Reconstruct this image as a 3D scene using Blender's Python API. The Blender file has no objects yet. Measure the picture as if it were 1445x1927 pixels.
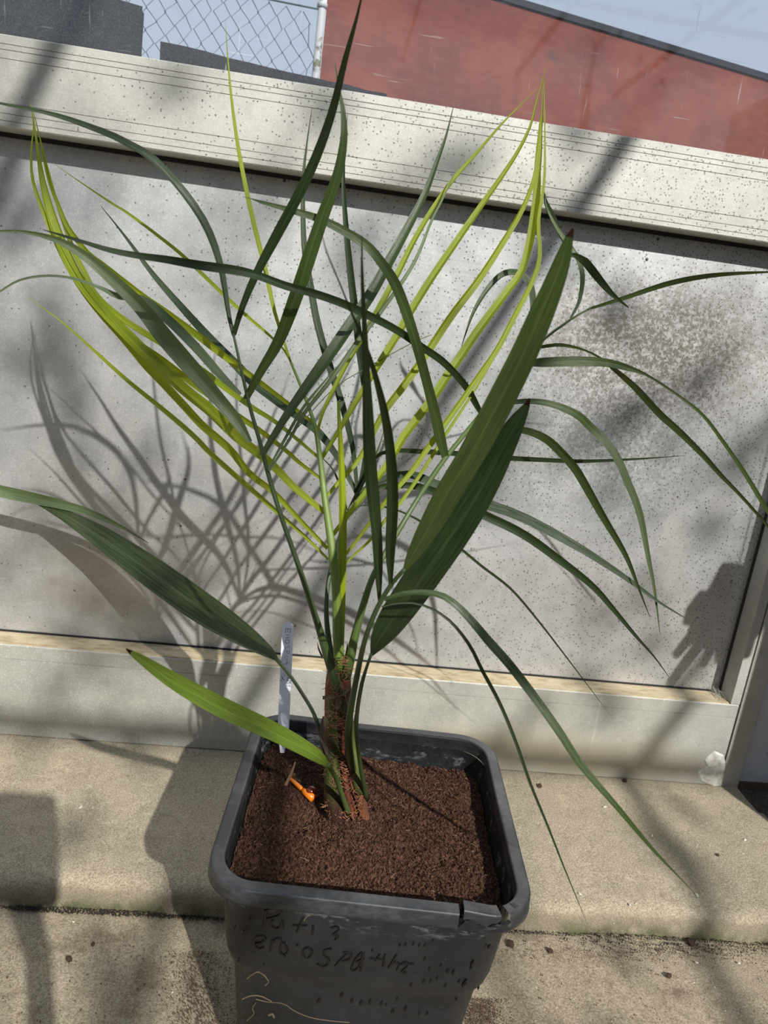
import bpy, bmesh, math, random
from mathutils import Vector, Matrix, noise
random.seed(7)
C = bpy.context.scene.collection
S = bpy.context.scene

# ------------------------------------------------------------------ camera
FPX, CX, CY, CZ = 1394.3, 722.5, 963.5, 0.7395
PITCH, YAW, ROLL = math.radians(14.397), math.radians(6.072), math.radians(7.570)
_f = Vector((math.sin(YAW)*math.cos(PITCH), math.cos(YAW)*math.cos(PITCH), -math.sin(PITCH)))
_r = Vector((math.cos(YAW), -math.sin(YAW), 0)); _u = _r.cross(_f)
RX = _r*math.cos(ROLL) + _u*math.sin(ROLL)
UP = -_r*math.sin(ROLL) + _u*math.cos(ROLL)
EYE = Vector((0, 0, CZ))
cam_d = bpy.data.cameras.new('camera'); cam = bpy.data.objects.new('camera', cam_d); C.objects.link(cam)
cam.matrix_world = Matrix(((RX.x, UP.x, -_f.x, 0), (RX.y, UP.y, -_f.y, 0), (RX.z, UP.z, -_f.z, CZ), (0, 0, 0, 1)))
cam_d.sensor_fit = 'HORIZONTAL'; cam_d.sensor_width = 36; cam_d.lens = FPX/1445*36
cam_d.clip_start = 0.01; cam_d.clip_end = 200
cam_d.dof.use_dof = True; cam_d.dof.focus_distance = 0.80; cam_d.dof.aperture_fstop = 17
S.camera = cam

# ------------------------------------------------------------------ world, sun, exposure
w = bpy.data.worlds.new('sky'); S.world = w; w.use_nodes = True
nt = w.node_tree; nt.nodes.clear()
wo = nt.nodes.new('ShaderNodeOutputWorld'); bg = nt.nodes.new('ShaderNodeBackground')
tc = nt.nodes.new('ShaderNodeTexCoord'); sx = nt.nodes.new('ShaderNodeSeparateXYZ'); cr = nt.nodes.new('ShaderNodeValToRGB')
nt.links.new(tc.outputs['Generated'], sx.inputs[0]); nt.links.new(sx.outputs['Z'], cr.inputs[0])
cr.color_ramp.elements[0].position = 0.0; cr.color_ramp.elements[0].color = (0.50, 0.545, 0.62, 1)
cr.color_ramp.elements[1].position = 1.0; cr.color_ramp.elements[1].color = (0.36, 0.44, 0.58, 1)
nt.links.new(cr.outputs[0], bg.inputs[0]); bg.inputs[1].default_value = 1.0
nt.links.new(bg.outputs[0], wo.inputs[0])
SUN = Vector((0.37, -1.0, 0.75)).normalized()
sd = bpy.data.lights.new('sun', 'SUN'); sun = bpy.data.objects.new('sun', sd); C.objects.link(sun)
sd.energy = 4.3; sd.angle = math.radians(0.6); sd.color = (1.0, 0.975, 0.92)
sun.rotation_euler = SUN.to_track_quat('Z', 'Y').to_euler(); sun.location = SUN*6
S.view_settings.view_transform = 'Standard'; S.view_settings.look = 'None'
S.view_settings.gamma = 1; S.view_settings.use_curve_mapping = False; S.view_settings.exposure = 0.27

# ------------------------------------------------------------------ helpers
def ray(px, py):
    return (RX*((px-CX)/FPX) - UP*((py-CY)/FPX) + _f)
def at(px, py, Y):
    d = ray(px, py); return EYE + d*(Y/d.y)
def atz(px, py, z):
    d = ray(px, py); return EYE + d*((z-CZ)/d.z)
def link(name, me, m=None, parent=None, smooth=False):
    o = bpy.data.objects.new(name, me); C.objects.link(o)
    if m is not None:
        for mm in (m if isinstance(m, (list, tuple)) else [m]): me.materials.append(mm)
    if parent is not None: o.parent = parent
    if smooth:
        for p in me.polygons: p.use_smooth = True
    return o
def mesh(name, bm, m=None, parent=None, smooth=False):
    me = bpy.data.meshes.new(name); bm.to_mesh(me); bm.free()
    return link(name, me, m, parent, smooth)
def rawmesh(name, vs, fs, m=None, parent=None, smooth=False):
    me = bpy.data.meshes.new(name); me.from_pydata([tuple(v) for v in vs], [], fs); me.update()
    return link(name, me, m, parent, smooth)
def tag(o, label=None, cat=None, group=None, kind=None):
    if label: o['label'] = label
    if cat: o['category'] = cat
    if group: o['group'] = group
    if kind: o['kind'] = kind
    return o
def empty(name, loc=(0, 0, 0)):
    o = bpy.data.objects.new(name, None); C.objects.link(o); o.location = loc; o.empty_display_size = .02
    return o
def keep(o, parent):       # parent an object built in world coordinates to an Empty placed elsewhere
    o.parent = parent; o.matrix_parent_inverse = Matrix.Translation(-Vector(parent.location)); return o
def box(bm, x0, x1, y0, y1, z0, z1, bev=0):
    r = bmesh.ops.create_cube(bm, size=1.0)
    for v in r['verts']:
        v.co = Vector((x0+(v.co.x+.5)*(x1-x0), y0+(v.co.y+.5)*(y1-y0), z0+(v.co.z+.5)*(z1-z0)))
    if bev:
        es = set(e for v in r['verts'] for e in v.link_edges)
        bmesh.ops.bevel(bm, geom=list(es), offset=bev, segments=2, affect='EDGES', profile=.7)
def boxobj(name, x0, x1, y0, y1, z0, z1, m, parent=None, bev=0):
    bm = bmesh.new(); box(bm, x0, x1, y0, y1, z0, z1, bev); return mesh(name, bm, m, parent)
def spline(pts, n):
    """Catmull-Rom through tuples, n samples, spaced by length in the first components."""
    P = [tuple(map(float, p)) for p in pts]
    P = [tuple(2*a-b for a, b in zip(P[0], P[1]))] + P + [tuple(2*a-b for a, b in zip(P[-1], P[-2]))]
    out = []
    for i in range(1, len(P)-2):
        for k in range(12):
            t = k/12; a, b, c, d = P[i-1], P[i], P[i+1], P[i+2]
            out.append(tuple(.5*((2*q)+(-p+r)*t+(2*p-5*q+4*r-s)*t*t+(-p+3*q-3*r+s)*t**3) for p, q, r, s in zip(a, b, c, d)))
    out.append(P[-2])
    L = [0]
    for i in range(1, len(out)):
        L.append(L[-1]+math.dist(out[i][:3], out[i-1][:3]))
    res = []; j = 0
    for k in range(n+1):
        s = L[-1]*k/n
        while j < len(L)-2 and L[j+1] < s: j += 1
        t = 0 if L[j+1] == L[j] else (s-L[j])/(L[j+1]-L[j])
        res.append(tuple(p+(q-p)*t for p, q in zip(out[j], out[j+1])))
    return res, L[-1]
def tube(bm, P, R, seg=8, flat=1.0, cap=True):
    """sweep a circle along points P with radii R"""
    rings = []; n = len(P); prev = None
    for i in range(n):
        T = (P[min(i+1, n-1)]-P[max(i-1, 0)])
        if T.length < 1e-9: T = Vector((0, 0, 1))
        T.normalize()
        if prev is None:
            a = Vector((0, 1, 0)) if abs(T.y) < .9 else Vector((1, 0, 0))
        else: a = prev
        N = (a-T*a.dot(T)).normalized(); prev = N; B = T.cross(N)
        rings.append([bm.verts.new(P[i]+(N*math.cos(2*math.pi*k/seg)*flat+B*math.sin(2*math.pi*k/seg))*R[i]) for k in range(seg)])
    for i in range(n-1):
        for k in range(seg):
            bm.faces.new((rings[i][k], rings[i][(k+1) % seg], rings[i+1][(k+1) % seg], rings[i+1][k]))
    if cap:
        bm.faces.new(rings[0][::-1]); bm.faces.new(rings[-1])

# ------------------------------------------------------------------ material kit
class M:
    def __init__(s, name, rough=.6, metal=0, spec=.5):
        s.m = bpy.data.materials.new(name); s.m.use_nodes = True; s.t = s.m.node_tree
        s.b = s.t.nodes['Principled BSDF']; s.out = s.t.nodes['Material Output']
        s.set('Roughness', rough); s.set('Metallic', metal); s.set('Specular IOR Level', spec)
        s.co = s.t.nodes.new('ShaderNodeTexCoord').outputs['Object']
    def set(s, k, v): s.b.inputs[k].default_value = v
    def L(s, a, b): s.t.links.new(a, b)
    def map(s, scale=(1, 1, 1), rot=(0, 0, 0), co=None):
        n = s.t.nodes.new('ShaderNodeMapping'); n.inputs['Scale'].default_value = scale; n.inputs['Rotation'].default_value = rot
        s.L(co or s.co, n.inputs[0]); return n.outputs[0]
    def noise(s, scale, detail=4, rough=.55, co=None, dist=0):
        n = s.t.nodes.new('ShaderNodeTexNoise'); n.inputs['Scale'].default_value = scale; n.inputs['Detail'].default_value = detail
        n.inputs['Roughness'].default_value = rough; n.inputs['Distortion'].default_value = dist
        s.L(co or s.co, n.inputs['Vector']); return n.outputs[0]
    def voro(s, scale, co=None, feat='F1', out='Distance', rnd=1):
        n = s.t.nodes.new('ShaderNodeTexVoronoi'); n.feature = feat; n.inputs['Scale'].default_value = scale
        n.inputs['Randomness'].default_value = rnd
        s.L(co or s.co, n.inputs['Vector']); return n.outputs[out]
    def ramp(s, f, stops, interp='LINEAR'):
        n = s.t.nodes.new('ShaderNodeValToRGB'); e = n.color_ramp; e.interpolation = interp
        while len(e.elements) < len(stops): e.elements.new(.5)
        for el, (p, c) in zip(e.elements, stops):
            el.position = p; el.color = (c, c, c, 1) if not isinstance(c, tuple) else (*c, 1)
        s.L(f, n.inputs[0]); return n.outputs[0]
    def math(s, op, a, b=0.0):
        n = s.t.nodes.new('ShaderNodeMath'); n.operation = op
        for i, x in enumerate((a, b)):
            if isinstance(x, (int, float)): n.inputs[i].default_value = x
            else: s.L(x, n.inputs[i])
        return n.outputs[0]
    def mix(s, f, a, b, mode='MIX'):
        n = s.t.nodes.new('ShaderNodeMix'); n.data_type = 'RGBA'; n.blend_type = mode
        for k, x in ((0, f), (6, a), (7, b)):
            if isinstance(x, (int, float)): n.inputs[k].default_value = x
            elif isinstance(x, tuple): n.inputs[k].default_value = (*x, 1)
            else: s.L(x, n.inputs[k])
        return n.outputs[2]
    def xyz(s, co=None):
        n = s.t.nodes.new('ShaderNodeSeparateXYZ'); s.L(co or s.co, n.inputs[0]); return n.outputs
    def color(s, c):
        if isinstance(c, tuple): s.b.inputs['Base Color'].default_value = (*c, 1)
        else: s.L(c, s.b.inputs['Base Color'])
        return s
    def bump(s, h, strength=.3, dist=.002):
        n = s.t.nodes.new('ShaderNodeBump'); n.inputs['Strength'].default_value = strength; n.inputs['Distance'].default_value = dist
        s.L(h, n.inputs['Height']); s.L(n.outputs[0], s.b.inputs['Normal']); return s

def simple(name, c, rough=.6, metal=0, spec=.5):
    return M(name, rough, metal, spec).color(c).m

def spots(a, scale, thr, dens, co=None):
    """small irregular flecks, 1 where a fleck is; dens is a 0..1 field letting flecks appear"""
    d = a.voro(scale, co); n = a.noise(scale*1.7, 2, .6, co)
    f = a.math('ADD', d, a.math('MULTIPLY', n, .35))
    cell = a.voro(scale, co, out='Color')
    r = a.t.nodes.new('ShaderNodeSeparateColor'); a.L(cell, r.inputs[0])
    on = a.math('LESS_THAN', r.outputs[0], dens)
    return a.math('MULTIPLY', a.math('LESS_THAN', f, thr), on)

def aluminium(name, base, warm, fleck_dark=True, white=True, dirt=.5, rough=.42, metal=.35, brushed=True):
    a = M(name, rough, metal)
    x, y, z = a.xyz()
    big = a.noise(3.2, 3, .5); mid = a.noise(14, 5, .6)
    col = a.mix(a.ramp(big, [(.35, 0.), (.65, 1.)]), base, warm)
    col = a.mix(a.math('MULTIPLY', a.ramp(mid, [(.4, 0.), (.75, 1.)]), dirt), col, tuple(c*.72 for c in base))
    if white:
        dn = a.ramp(a.math('ADD', a.math('MULTIPLY', x, -1.0), a.math('MULTIPLY', a.noise(5, 2), .5)), [(-.0, .10), (.55, .75)])
        wf = spots(a, 270, .40, dn)
        col = a.mix(a.math('MULTIPLY', wf, .55), col, (.78, .77, .73))
    if fleck_dark:
        # corrosion specks get denser towards the upper right
        g = a.math('ADD', a.math('MULTIPLY', x, .8), a.math('MULTIPLY', z, .35))
        g = a.math('ADD', g, a.math('MULTIPLY', a.noise(4, 2), .5))
        dn = a.ramp(g, [(.25, 0.03), (1.0, .85)])
        df = spots(a, 215, .44, dn)
        col = a.mix(a.math('MULTIPLY', df, .75), col, (.07, .065, .055))
    sc = a.noise(60, 4, .7, a.map((1, 1, .04), (0, .5, 0)))
    col = a.mix(a.math('MULTIPLY', a.ramp(sc, [(.68, 0.), (.70, 1.)]), .22), col, (.8, .8, .77))
    m2_ = a.noise(45, 6, .75); col = a.mix(a.math('MULTIPLY', a.ramp(m2_, [(.35, 1.), (.55, 0.)]), .28), col, tuple(c*.55 for c in base))
    col = a.mix(a.math('MULTIPLY', a.ramp(a.noise(420, 2, .6), [(.5, 0.), (.62, 1.)]), .22), col, tuple(min(.8, c*1.5) for c in base))
    a.color(col)
    h = a.noise(120, 3, .6, a.map((.05, 1, 1)) if brushed else None)
    a.bump(h, .12, .001)
    a.L(a.ramp(a.noise(9, 4), [(.3, rough-.08), (.7, rough+.15)]), a.b.inputs['Roughness'])
    return a

# ------------------------------------------------------------------ structure materials
pa = aluminium('panel_metal', (.53, .54, .55), (.57, .565, .55), rough=.40, metal=.6)
# stained patches of the sheet: brown bloom at the upper right, white runs under the rivets
X, Yc, Zc = pa.xyz()
src = pa.b.inputs['Base Color'].links[0].from_socket
def blob(a, cx, cz, rx, rz, co=None, soft=.6, nz=1.0):
    x, y, z = a.xyz(co)
    dx = a.math('DIVIDE', a.math('SUBTRACT', x, cx), rx); dz = a.math('DIVIDE', a.math('SUBTRACT', z, cz), rz)
    d = a.math('SQRT', a.math('ADD', a.math('MULTIPLY', dx, dx), a.math('MULTIPLY', dz, dz)))
    d = a.math('ADD', d, a.math('MULTIPLY', a.math('SUBTRACT', a.noise(16, 5, .7), .5), nz))
    return a.ramp(d, [(soft*.5, 1.), (1.0, 0.)])
grain = pa.ramp(pa.noise(190, 3, .7), [(.42, 0.), (.56, 1.)])
b1 = pa.math('MULTIPLY', blob(pa, .50, .76, .30, .13), pa.math('ADD', pa.math('MULTIPLY', grain, .55), .15))
src = pa.mix(b1, src, (.15, .12, .07))
b1 = pa.math('MULTIPLY', blob(pa, .45, .64, .22, .22), pa.math('MULTIPLY', grain, .45))
src = pa.mix(b1, src, (.12, .11, .095))
for (bx, bz, rx, rz, k) in ((.60, .42, .035, .10, .5), (.655, .50, .02, .07, .4), (-.26, .31, .05, .06, .4), (-.11, .50, .05, .06, .35), (.42, .52, .05, .06, .25)):
    src = pa.mix(pa.math('MULTIPLY', blob(pa, bx, bz, rx, rz), k), src, (.62, .61, .58))
for (bx, bz, rx, rz, k) in ((-.33, .33, .12, .06, .45), (-.34, .27, .12, .04, .5), (-.1, .25, .5, .025, .25)):
    src = pa.mix(pa.math('MULTIPLY', blob(pa, bx, bz, rx, rz), k), src, (.25, .22, .17))
pa.color(src)
PANEL = pa.m
RAIL = aluminium('rail_metal', (.47, .465, .42), (.50, .49, .44), white=False, rough=.5, metal=.25, dirt=.35).m
kp_ = aluminium('kick_plate_metal', (.43, .435, .40), (.47, .46, .40), fleck_dark=False, rough=.45, metal=.3, dirt=.6)
s_ = kp_.b.inputs['Base Color'].links[0].from_socket
kp_.color(kp_.mix(kp_.math('MULTIPLY', blob(kp_, .45, .07, .45, .06), .5), s_, (.50, .43, .29)))
KICK = kp_.m
JAMB = aluminium('jamb_metal', (.42, .41, .37), (.45, .44, .40), fleck_dark=False, rough=.5, metal=.25).m
lg = M('ledge_dirt', .8); n1 = lg.noise(90, 5, .7, lg.map((.35, 1, 1)))
lg.color(lg.ramp(n1, [(.3, (.30, .22, .12)), (.5, (.50, .41, .26)), (.7, (.60, .52, .37))])).bump(n1, .5, .002)
LEDGE = lg.m
GASKET_SHADE = simple('gasket_shade_black', (.012, .012, .014), .7)
def concrete(name, a0, a1, a2, moss_and_face_dim=False, bumpk=.6, soilk=0.0):
    a = M(name, .9, 0, .2)
    fine = a.noise(480, 4, .75); mid = a.noise(70, 6, .7); big = a.noise(5, 4, .6)
    col = a.ramp(mid, [(.3, a0), (.52, a1), (.75, a2)])
    col = a.mix(a.math('MULTIPLY', a.ramp(big, [(.42, 0.), (.6, 1.)]), .55), col, tuple(c*.5 for c in a1))
    col = a.mix(.6, col, a.ramp(fine, [(.38, tuple(c*.38 for c in a1)), (.5, a1), (.62, tuple(min(.8, c*1.12) for c in a2))]))
    wf = spots(a, 120, .16, a.ramp(a.noise(7, 2), [(.3, .12), (.7, .5)])); col = a.mix(a.math('MULTIPLY', wf, .8), col, (.72, .68, .58))
    dk = spots(a, 75, .16, a.ramp(a.noise(9, 3), [(.45, 0.), (.75, .7)])); col = a.mix(a.math('MULTIPLY', dk, .8), col, (.04, .025, .015))
    if soilk:
        s = a.ramp(a.noise(12, 6, .7), [(.50, 0.), (.66, 1.)]); col = a.mix(a.math('MULTIPLY', s, soilk), col, (.07, .04, .022))
    if moss_and_face_dim:
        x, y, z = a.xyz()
        face_dim = a.math('MULTIPLY', a.ramp(z, [(.024, 1.), (.034, 0.)]), .55); col = a.mix(face_dim, col, tuple(c*.42 for c in a1))  # dirt tint darkening the upright face to offset the strong sun on it
        mz = a.math('MULTIPLY', a.ramp(z, [(.002, 1.), (.026, 0.)]), a.ramp(a.noise(25, 4, .7), [(.40, 0.), (.6, .8)]))
        col = a.mix(mz, col, (.07, .085, .03))
    a.color(col); a.bump(a.math('ADD', a.math('MULTIPLY', fine, .8), a.math('MULTIPLY', mid, .6)), bumpk, .0025); return a.m
CURB = concrete('kerb_concrete', (.25, .20, .13), (.42, .355, .25), (.62, .54, .41), moss_and_face_dim=True)
FLOOR = concrete('floor_concrete', (.22, .175, .12), (.38, .315, .22), (.52, .44, .32), soilk=.55)
RUBBLE = concrete('rubble_dark', (.05, .045, .04), (.12, .105, .09), (.30, .27, .23), soilk=.7, bumpk=1)

# ------------------------------------------------------------------ floor and kerb
def relief(name, x0, x1, y0, y1, z0, nx, ny, amp, m, sc=9, hfun=None):
    vs = []; fs = []
    for j in range(ny+1):
        for i in range(nx+1):
            x = x0+(x1-x0)*i/nx; y = y0+(y1-y0)*j/ny
            z = z0+amp*(noise.noise(Vector((x*sc, y*sc, 3)))+.4*noise.noise(Vector((x*sc*4, y*sc*4, 8))))
            if hfun: z += hfun(x, y)
            vs.append((x, y, z))
    for j in range(ny):
        for i in range(nx):
            a = j*(nx+1)+i; fs.append((a, a+1, a+nx+2, a+nx+1))
    return rawmesh(name, vs, fs, m, smooth=True)
fl = relief('floor', -2.4, 2.6, -3.2, .80, -.0012, 150, 120, .0012, FLOOR); tag(fl, kind='structure')
YW, YP = 1.077, 1.118           # front of the frame members, face of the recessed sheet
KX1 = .80
def kerb():
    # cross-section swept along X: crease, rough upright face, rounded nose, flat top running under the wall
    nx = 340; x0, x1 = -1.9, KX1+.30
    prof = [(0, -.02), (0, .0), (.001, .010), (.002, .020), (.005, .028), (.010, .0325), (.018, .0345)] + [(.018+.30*k/36, .0350) for k in range(1, 37)]
    vs = []; fs = []; n = len(prof)
    for i in range(nx+1):
        x = x0+(x1-x0)*i/nx
        yc = .774 + .006*noise.noise(Vector((x*7, 0, 0))) + .003*noise.noise(Vector((x*31, 0, 5)))
        for k, (dy, z) in enumerate(prof):
            y = yc+dy
            if k >= 7: y = yc + .018 + (1.13-yc-.018)*(k-6)/36
            e = .0025*noise.noise(Vector((x*40, y*40, z*60)))+.0012*noise.noise(Vector((x*120, y*120, z*120)))
            zz = z + (e*.5 if k > 6 else 0)
            if 1 < k <= 6: y += e*1.3
            xx = x
            if x > KX1-.02:                     # broken right-hand end, cut on the skew
                xx = x if x < KX1+.2 - (y-.9)*.2 else x
            vs.append((xx, y, zz))
    for i in range(nx):
        xm = x0+(x1-x0)*(i+.5)/nx
        for k in range(n-1):
            ym = vs[i*n+k][1]
            if ym > .965 and xm > .792 + (1.075-ym)*.05: continue
            a = i*n+k; fs.append((a, a+n, a+n+1, a+1))
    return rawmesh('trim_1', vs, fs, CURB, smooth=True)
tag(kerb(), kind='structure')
rb = relief('floor_rubble', KX1-.05, 1.9, .93, 1.6, .010, 60, 40, .008, RUBBLE, 30); tag(rb, kind='structure')

# loose bits lying on the concrete
def pebble(r, sx=1, sy=1, sz=.5):
    bm = bmesh.new(); bmesh.ops.create_icosphere(bm, subdivisions=1, radius=r)
    for v in bm.verts:
        v.co *= 1+.35*noise.noise(v.co*300+Vector((random.random()*9,)*3)); v.co.x *= sx; v.co.y *= sy; v.co.z *= sz
    me = bpy.data.meshes.new('bit'); bm.to_mesh(me); bm.free(); return me
WHITE = simple('white_grit', (.70, .66, .56), .8); CLOD = simple('soil_clod', (.055, .03, .018), .95)
def topz(x, y): return .0355 if y > .80 else .001
bits = [(152,1520,.004,'w'),(1138,1519,.0035,'w'),(1227,1573,.003,'w'),(1402,1581,.003,'w'),(1335,1592,.0022,'w'),(1148,1621,.002,'w'),(1091,1683,.003,'w'),(1311,1685,.004,'w'),(1185,1703,.0025,'w'),(1430,1657,.002,'w'),(1311,1812,.002,'w'),(1391,1813,.0022,'w'),(138,1735,.002,'w'),(14,1738,.0018,'w'),(1285,1864,.002,'w'),
        (1175,1470,.005,'d'),(1015,1480,.006,'d'),(1350,1609,.0035,'d'),(960,1777,.007,'d'),(1035,1790,.005,'d'),(1130,1806,.003,'d'),(1258,1837,.005,'d'),(1245,1857,.004,'d'),(1175,1840,.004,'d'),(130,1806,.005,'d'),(175,1778,.0035,'d'),(1300,1775,.007,'d'),(1032,1805,.006,'d'),(1357,1838,.0035,'d'),(100,1790,.003,'d'),(1217,1850,.003,'d')]
LB = {0: 'white grit chip on the kerb left of the pot, between frame edge and pot', 1: 'white grit chip on the kerb beside the arching leaf, highest on the right', 2: 'white grit chip on the kerb just right of the long arching leaf, below its middle',
      3: 'white chip near the right frame edge on the kerb, upper one', 4: 'pale chip on the kerb between the arching leaf and the right edge', 7: 'slim white chip standing out at the tip of the long arching leaf', 6: 'white chip on the kerb between the thin leaf tip and the arching leaf tip', 8: 'white chip nearest the kerb nose right of the pot',
      10: 'white chip on the floor at lower right, left one of two', 11: 'white chip on the floor at lower right, right one of two', 12: 'white chip on the floor close below the kerb at far left',
      15: 'brown crumb against the foot of the metal kick plate', 16: 'brown crumb on the kerb behind the pot, to its right', 17: 'small dark crumb on the kerb near the right frame edge', 18: 'dark clod on the floor right beside the pot rim corner',
      19: 'dark clod on the floor, second from the pot on its right', 21: 'dark crumb standing alone at lower right of the floor', 24: 'dark clod on the floor left of the pot, largest there', 25: 'dark crumb on the floor left of the pot, nearest the kerb', 26: 'dark clod against the kerb nose at lower right'}
for i_, (px, py, r, k) in enumerate(bits):
    if i_ not in LB: continue
    onfloor = py > 1742 or (px < 405 and py > 1712)
    z = .001 if onfloor else .0355
    p = atz(px, py, z)
    me = pebble(r, 1.0, .55 if k == 'w' else .8, .45); me.materials.append(WHITE if k == 'w' else CLOD)
    o = bpy.data.objects.new('grit_chip' if k == 'w' else 'soil_crumb', me); C.objects.link(o)
    o.location = (p.x, p.y, z+r*.2); o.rotation_euler = (0, 0, random.uniform(0, 3))
    tag(o, LB[i_], 'grit' if k == 'w' else 'soil crumb', 'pale grit chips on the concrete' if k == 'w' else 'dark soil crumbs on the concrete')
def scatter(name, regions, m, size, label, cat, zf):
    bm = bmesh.new()
    for (fx, fy, n) in regions:
        for i in range(n):
            px, py = fx(), fy(); p = zf(px, py)
            if p is None: continue
            r = size*random.uniform(.4, 1.5)
            vs = [bm.verts.new(p+Vector((random.uniform(-r, r), random.uniform(-r, r), random.uniform(0, r)))) for _ in range(4)]
            for f in ((0, 1, 2), (0, 2, 3), (0, 3, 1), (1, 3, 2)): bm.faces.new([vs[q] for q in f])
    o = mesh(name, bm, m); tag(o, label, cat, kind='stuff'); return o
G = random.gauss; U = random.uniform
scatter('spilled_soil', [(lambda: G(375, 30), lambda: U(1790, 1990), 2600), (lambda: G(905, 22), lambda: U(1880, 1990), 2600), (lambda: G(1200, 160), lambda: 1785+abs(G(0, 14)), 900),
        (lambda: U(0, 1445), lambda: U(1780, 1930), 900)],
        simple('spilled_soil', (.10, .058, .034), .95), .0011, 'brown spilled soil grains strewn on the concrete around the pot', 'soil',
        lambda x, y: atz(x, y, .0005))

scatter('fine_grit', [(lambda: U(950, 1445), lambda: U(1480, 1740), 220), (lambda: U(0, 400), lambda: U(1440, 1650), 60)], WHITE, .0011, 'fine pale grit specks strewn over the concrete kerb', 'grit', lambda x, y: atz(x, y, .0350))
scatter('floor_specks', [(lambda: U(0, 1445), lambda: U(1790, 1930), 130)], WHITE, .0009, 'tiny white specks strewn over the concrete floor', 'grit', lambda x, y: atz(x, y, .0003))
scatter('crevice_dirt', [(lambda: U(-.45, .75), lambda: .771+U(-.004, .004), 3800), (lambda: U(-.30, -.05), lambda: .771+U(-.006, .004), 1200), (lambda: G(.55, .1), lambda: .765-abs(G(0, .010)), 900)], simple('crevice_soil', (.022, .016, .011), .95), .0013,
        'dark dirt packed in the crack where the kerb meets the floor', 'soil', lambda x, y: Vector((x, y, .0008)))
# ------------------------------------------------------------------ wall of the greenhouse
def extrude_x(name, prof, x0, x1, m, parent, closed=True):
    n = len(prof); vs = [(x0, y, z) for y, z in prof]+[(x1, y, z) for y, z in prof]
    fs = [(i, (i+1) % n, n+(i+1) % n, n+i) for i in range(n)] + [tuple(range(n))[::-1], tuple(range(n, 2*n))]
    return rawmesh(name, vs, fs, m, parent)
WX0, WX1 = -1.9, .757
wall = empty('wall_back', (0, YW, .035)); wall['kind'] = 'structure'
def W(o): return keep(o, wall)
def groove_profile(z0, z1, yf, yb, grooves, depth=.0014, wdt=.0016):
    p = [(yb, z0), (yf+.0015, z0), (yf, z0+.0015)]
    for g in grooves: p += [(yf, g-wdt/2), (yf+depth, g-wdt*.2), (yf+depth, g+wdt*.2), (yf, g+wdt/2)]
    p += [(yf, z1-.0015), (yf+.0015, z1), (yb, z1)]
    return p
W(boxobj('metal_panel', WX0, .748, YP, YP+.004, .185, .925, PANEL))
rail = W(extrude_x('top_rail', groove_profile(.915, 1.0215, YW, YP+.02, [.9225, .931, .943, .994, 1.004, 1.0105], .0009, .0010), WX0, 1.6, RAIL, None))
W(extrude_x('kick_plate', groove_profile(.036, .1915, YW, YP+.01, [.168], .0010, .0010), WX0, .7555, KICK, None))
W(boxobj('sill_ledge', WX0, .738, YW+.0015, YP, .1915, .1935, LEDGE))
W(boxobj('gasket_or_shade_strip', WX0, .739, YP-.0015, YP, .1935, .1965, GASKET_SHADE))
W(boxobj('gasket_or_shade_strip', WX0, .748, YP-.004, YP, .9095, .9155, GASKET_SHADE))  # dark strip standing for the shadow under the rail
W(boxobj('gasket_or_shade_strip', .7385, .7400, YP-.006, YP, .1935, .915, GASKET_SHADE))
W(boxobj('corner_jamb', .740, .7562, YW, YP+.01, .1925, .915, JAMB, bev=.001))
W(boxobj('door_post', .7585, .793, YW-.001, YP+.03, .034, .915, JAMB, bev=.0015))
W(boxobj('gasket_or_shade_strip', .7555, .7590, YW+.002, YP, .036, .915, GASKET_SHADE))
W(boxobj('gasket_or_shade_strip', .793, .797, YW+.012, YP+.02, .034, .915, GASKET_SHADE))
PAINT = M('white_flaking_paint', .6); nn = PAINT.noise(30, 5, .7, PAINT.map((1, 1, .3)))
PAINT.color(PAINT.mix(PAINT.ramp(nn, [(.60, 0.), (.68, .8)]), (.50, .52, .55), (.12, .09, .06))).bump(nn, .3, .002)
W(boxobj('painted_board', .797, 1.25, YW+.018, YP+.03, .036, .915, PAINT.m, bev=.002))
# rivets and plaster splash, cobweb
RV = simple('rivet_dark', (.10, .09, .08), .5, .6)
for px, py in ((1275, 935), (1311, 955), (1329, 956), (1396, 957), (317, 325), (535, 340), (1217, 488), (1238, 450), (340, 990), (555, 1178), (140, 1111), (348, 902), (317, 865)):
    p = at(px, py, YP); bm = bmesh.new(); bmesh.ops.create_uvsphere(bm, u_segments=8, v_segments=5, radius=.0024 if py < 600 else .0016)
    for v in bm.verts: v.co.y *= .45
    o = mesh('rivet', bm, RV, smooth=True); o.location = (p.x, YP, p.z); keep(o, wall)
bm = bmesh.new()
pts = [(1318, 1470), (1312, 1452), (1330, 1440), (1325, 1428), (1345, 1412), (1362, 1420), (1366, 1440), (1358, 1478), (1345, 1481), (1332, 1476)]
vv = [at(x, y, YW) for x, y in pts]; cen = sum(vv, Vector())/len(vv)
front = [bm.verts.new((cen.x+(v.x-cen.x)*.9, YW-.0016, cen.z+(v.z-cen.z)*.9)) for v in vv]; back = [bm.verts.new((v.x, YW+.0005, v.z)) for v in vv]
bm.faces.new(front)
for i in range(len(vv)): bm.faces.new((front[i], back[i], back[(i+1) % len(vv)], front[(i+1) % len(vv)]))
sp = M('plaster_splash', .85); sp.color(sp.ramp(sp.noise(90, 5, .7), [(.35, (.40, .38, .31)), (.6, (.72, .71, .66))])).bump(sp.noise(150, 4), .5, .002)
W(mesh('plaster_splash', bm, sp.m)); 
bm = bmesh.new()
for i in range(26):
    a = at(U(1335, 1352), U(1290, 1305), YP-.006); b = at(U(1352, 1372), U(1305, 1330), YW+.002); mid = (a+b)/2+Vector((U(-.004, .004), 0, U(-.004, .003)))
    tube(bm, [a, mid, b], [.0002]*3, 3, cap=False)
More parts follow.
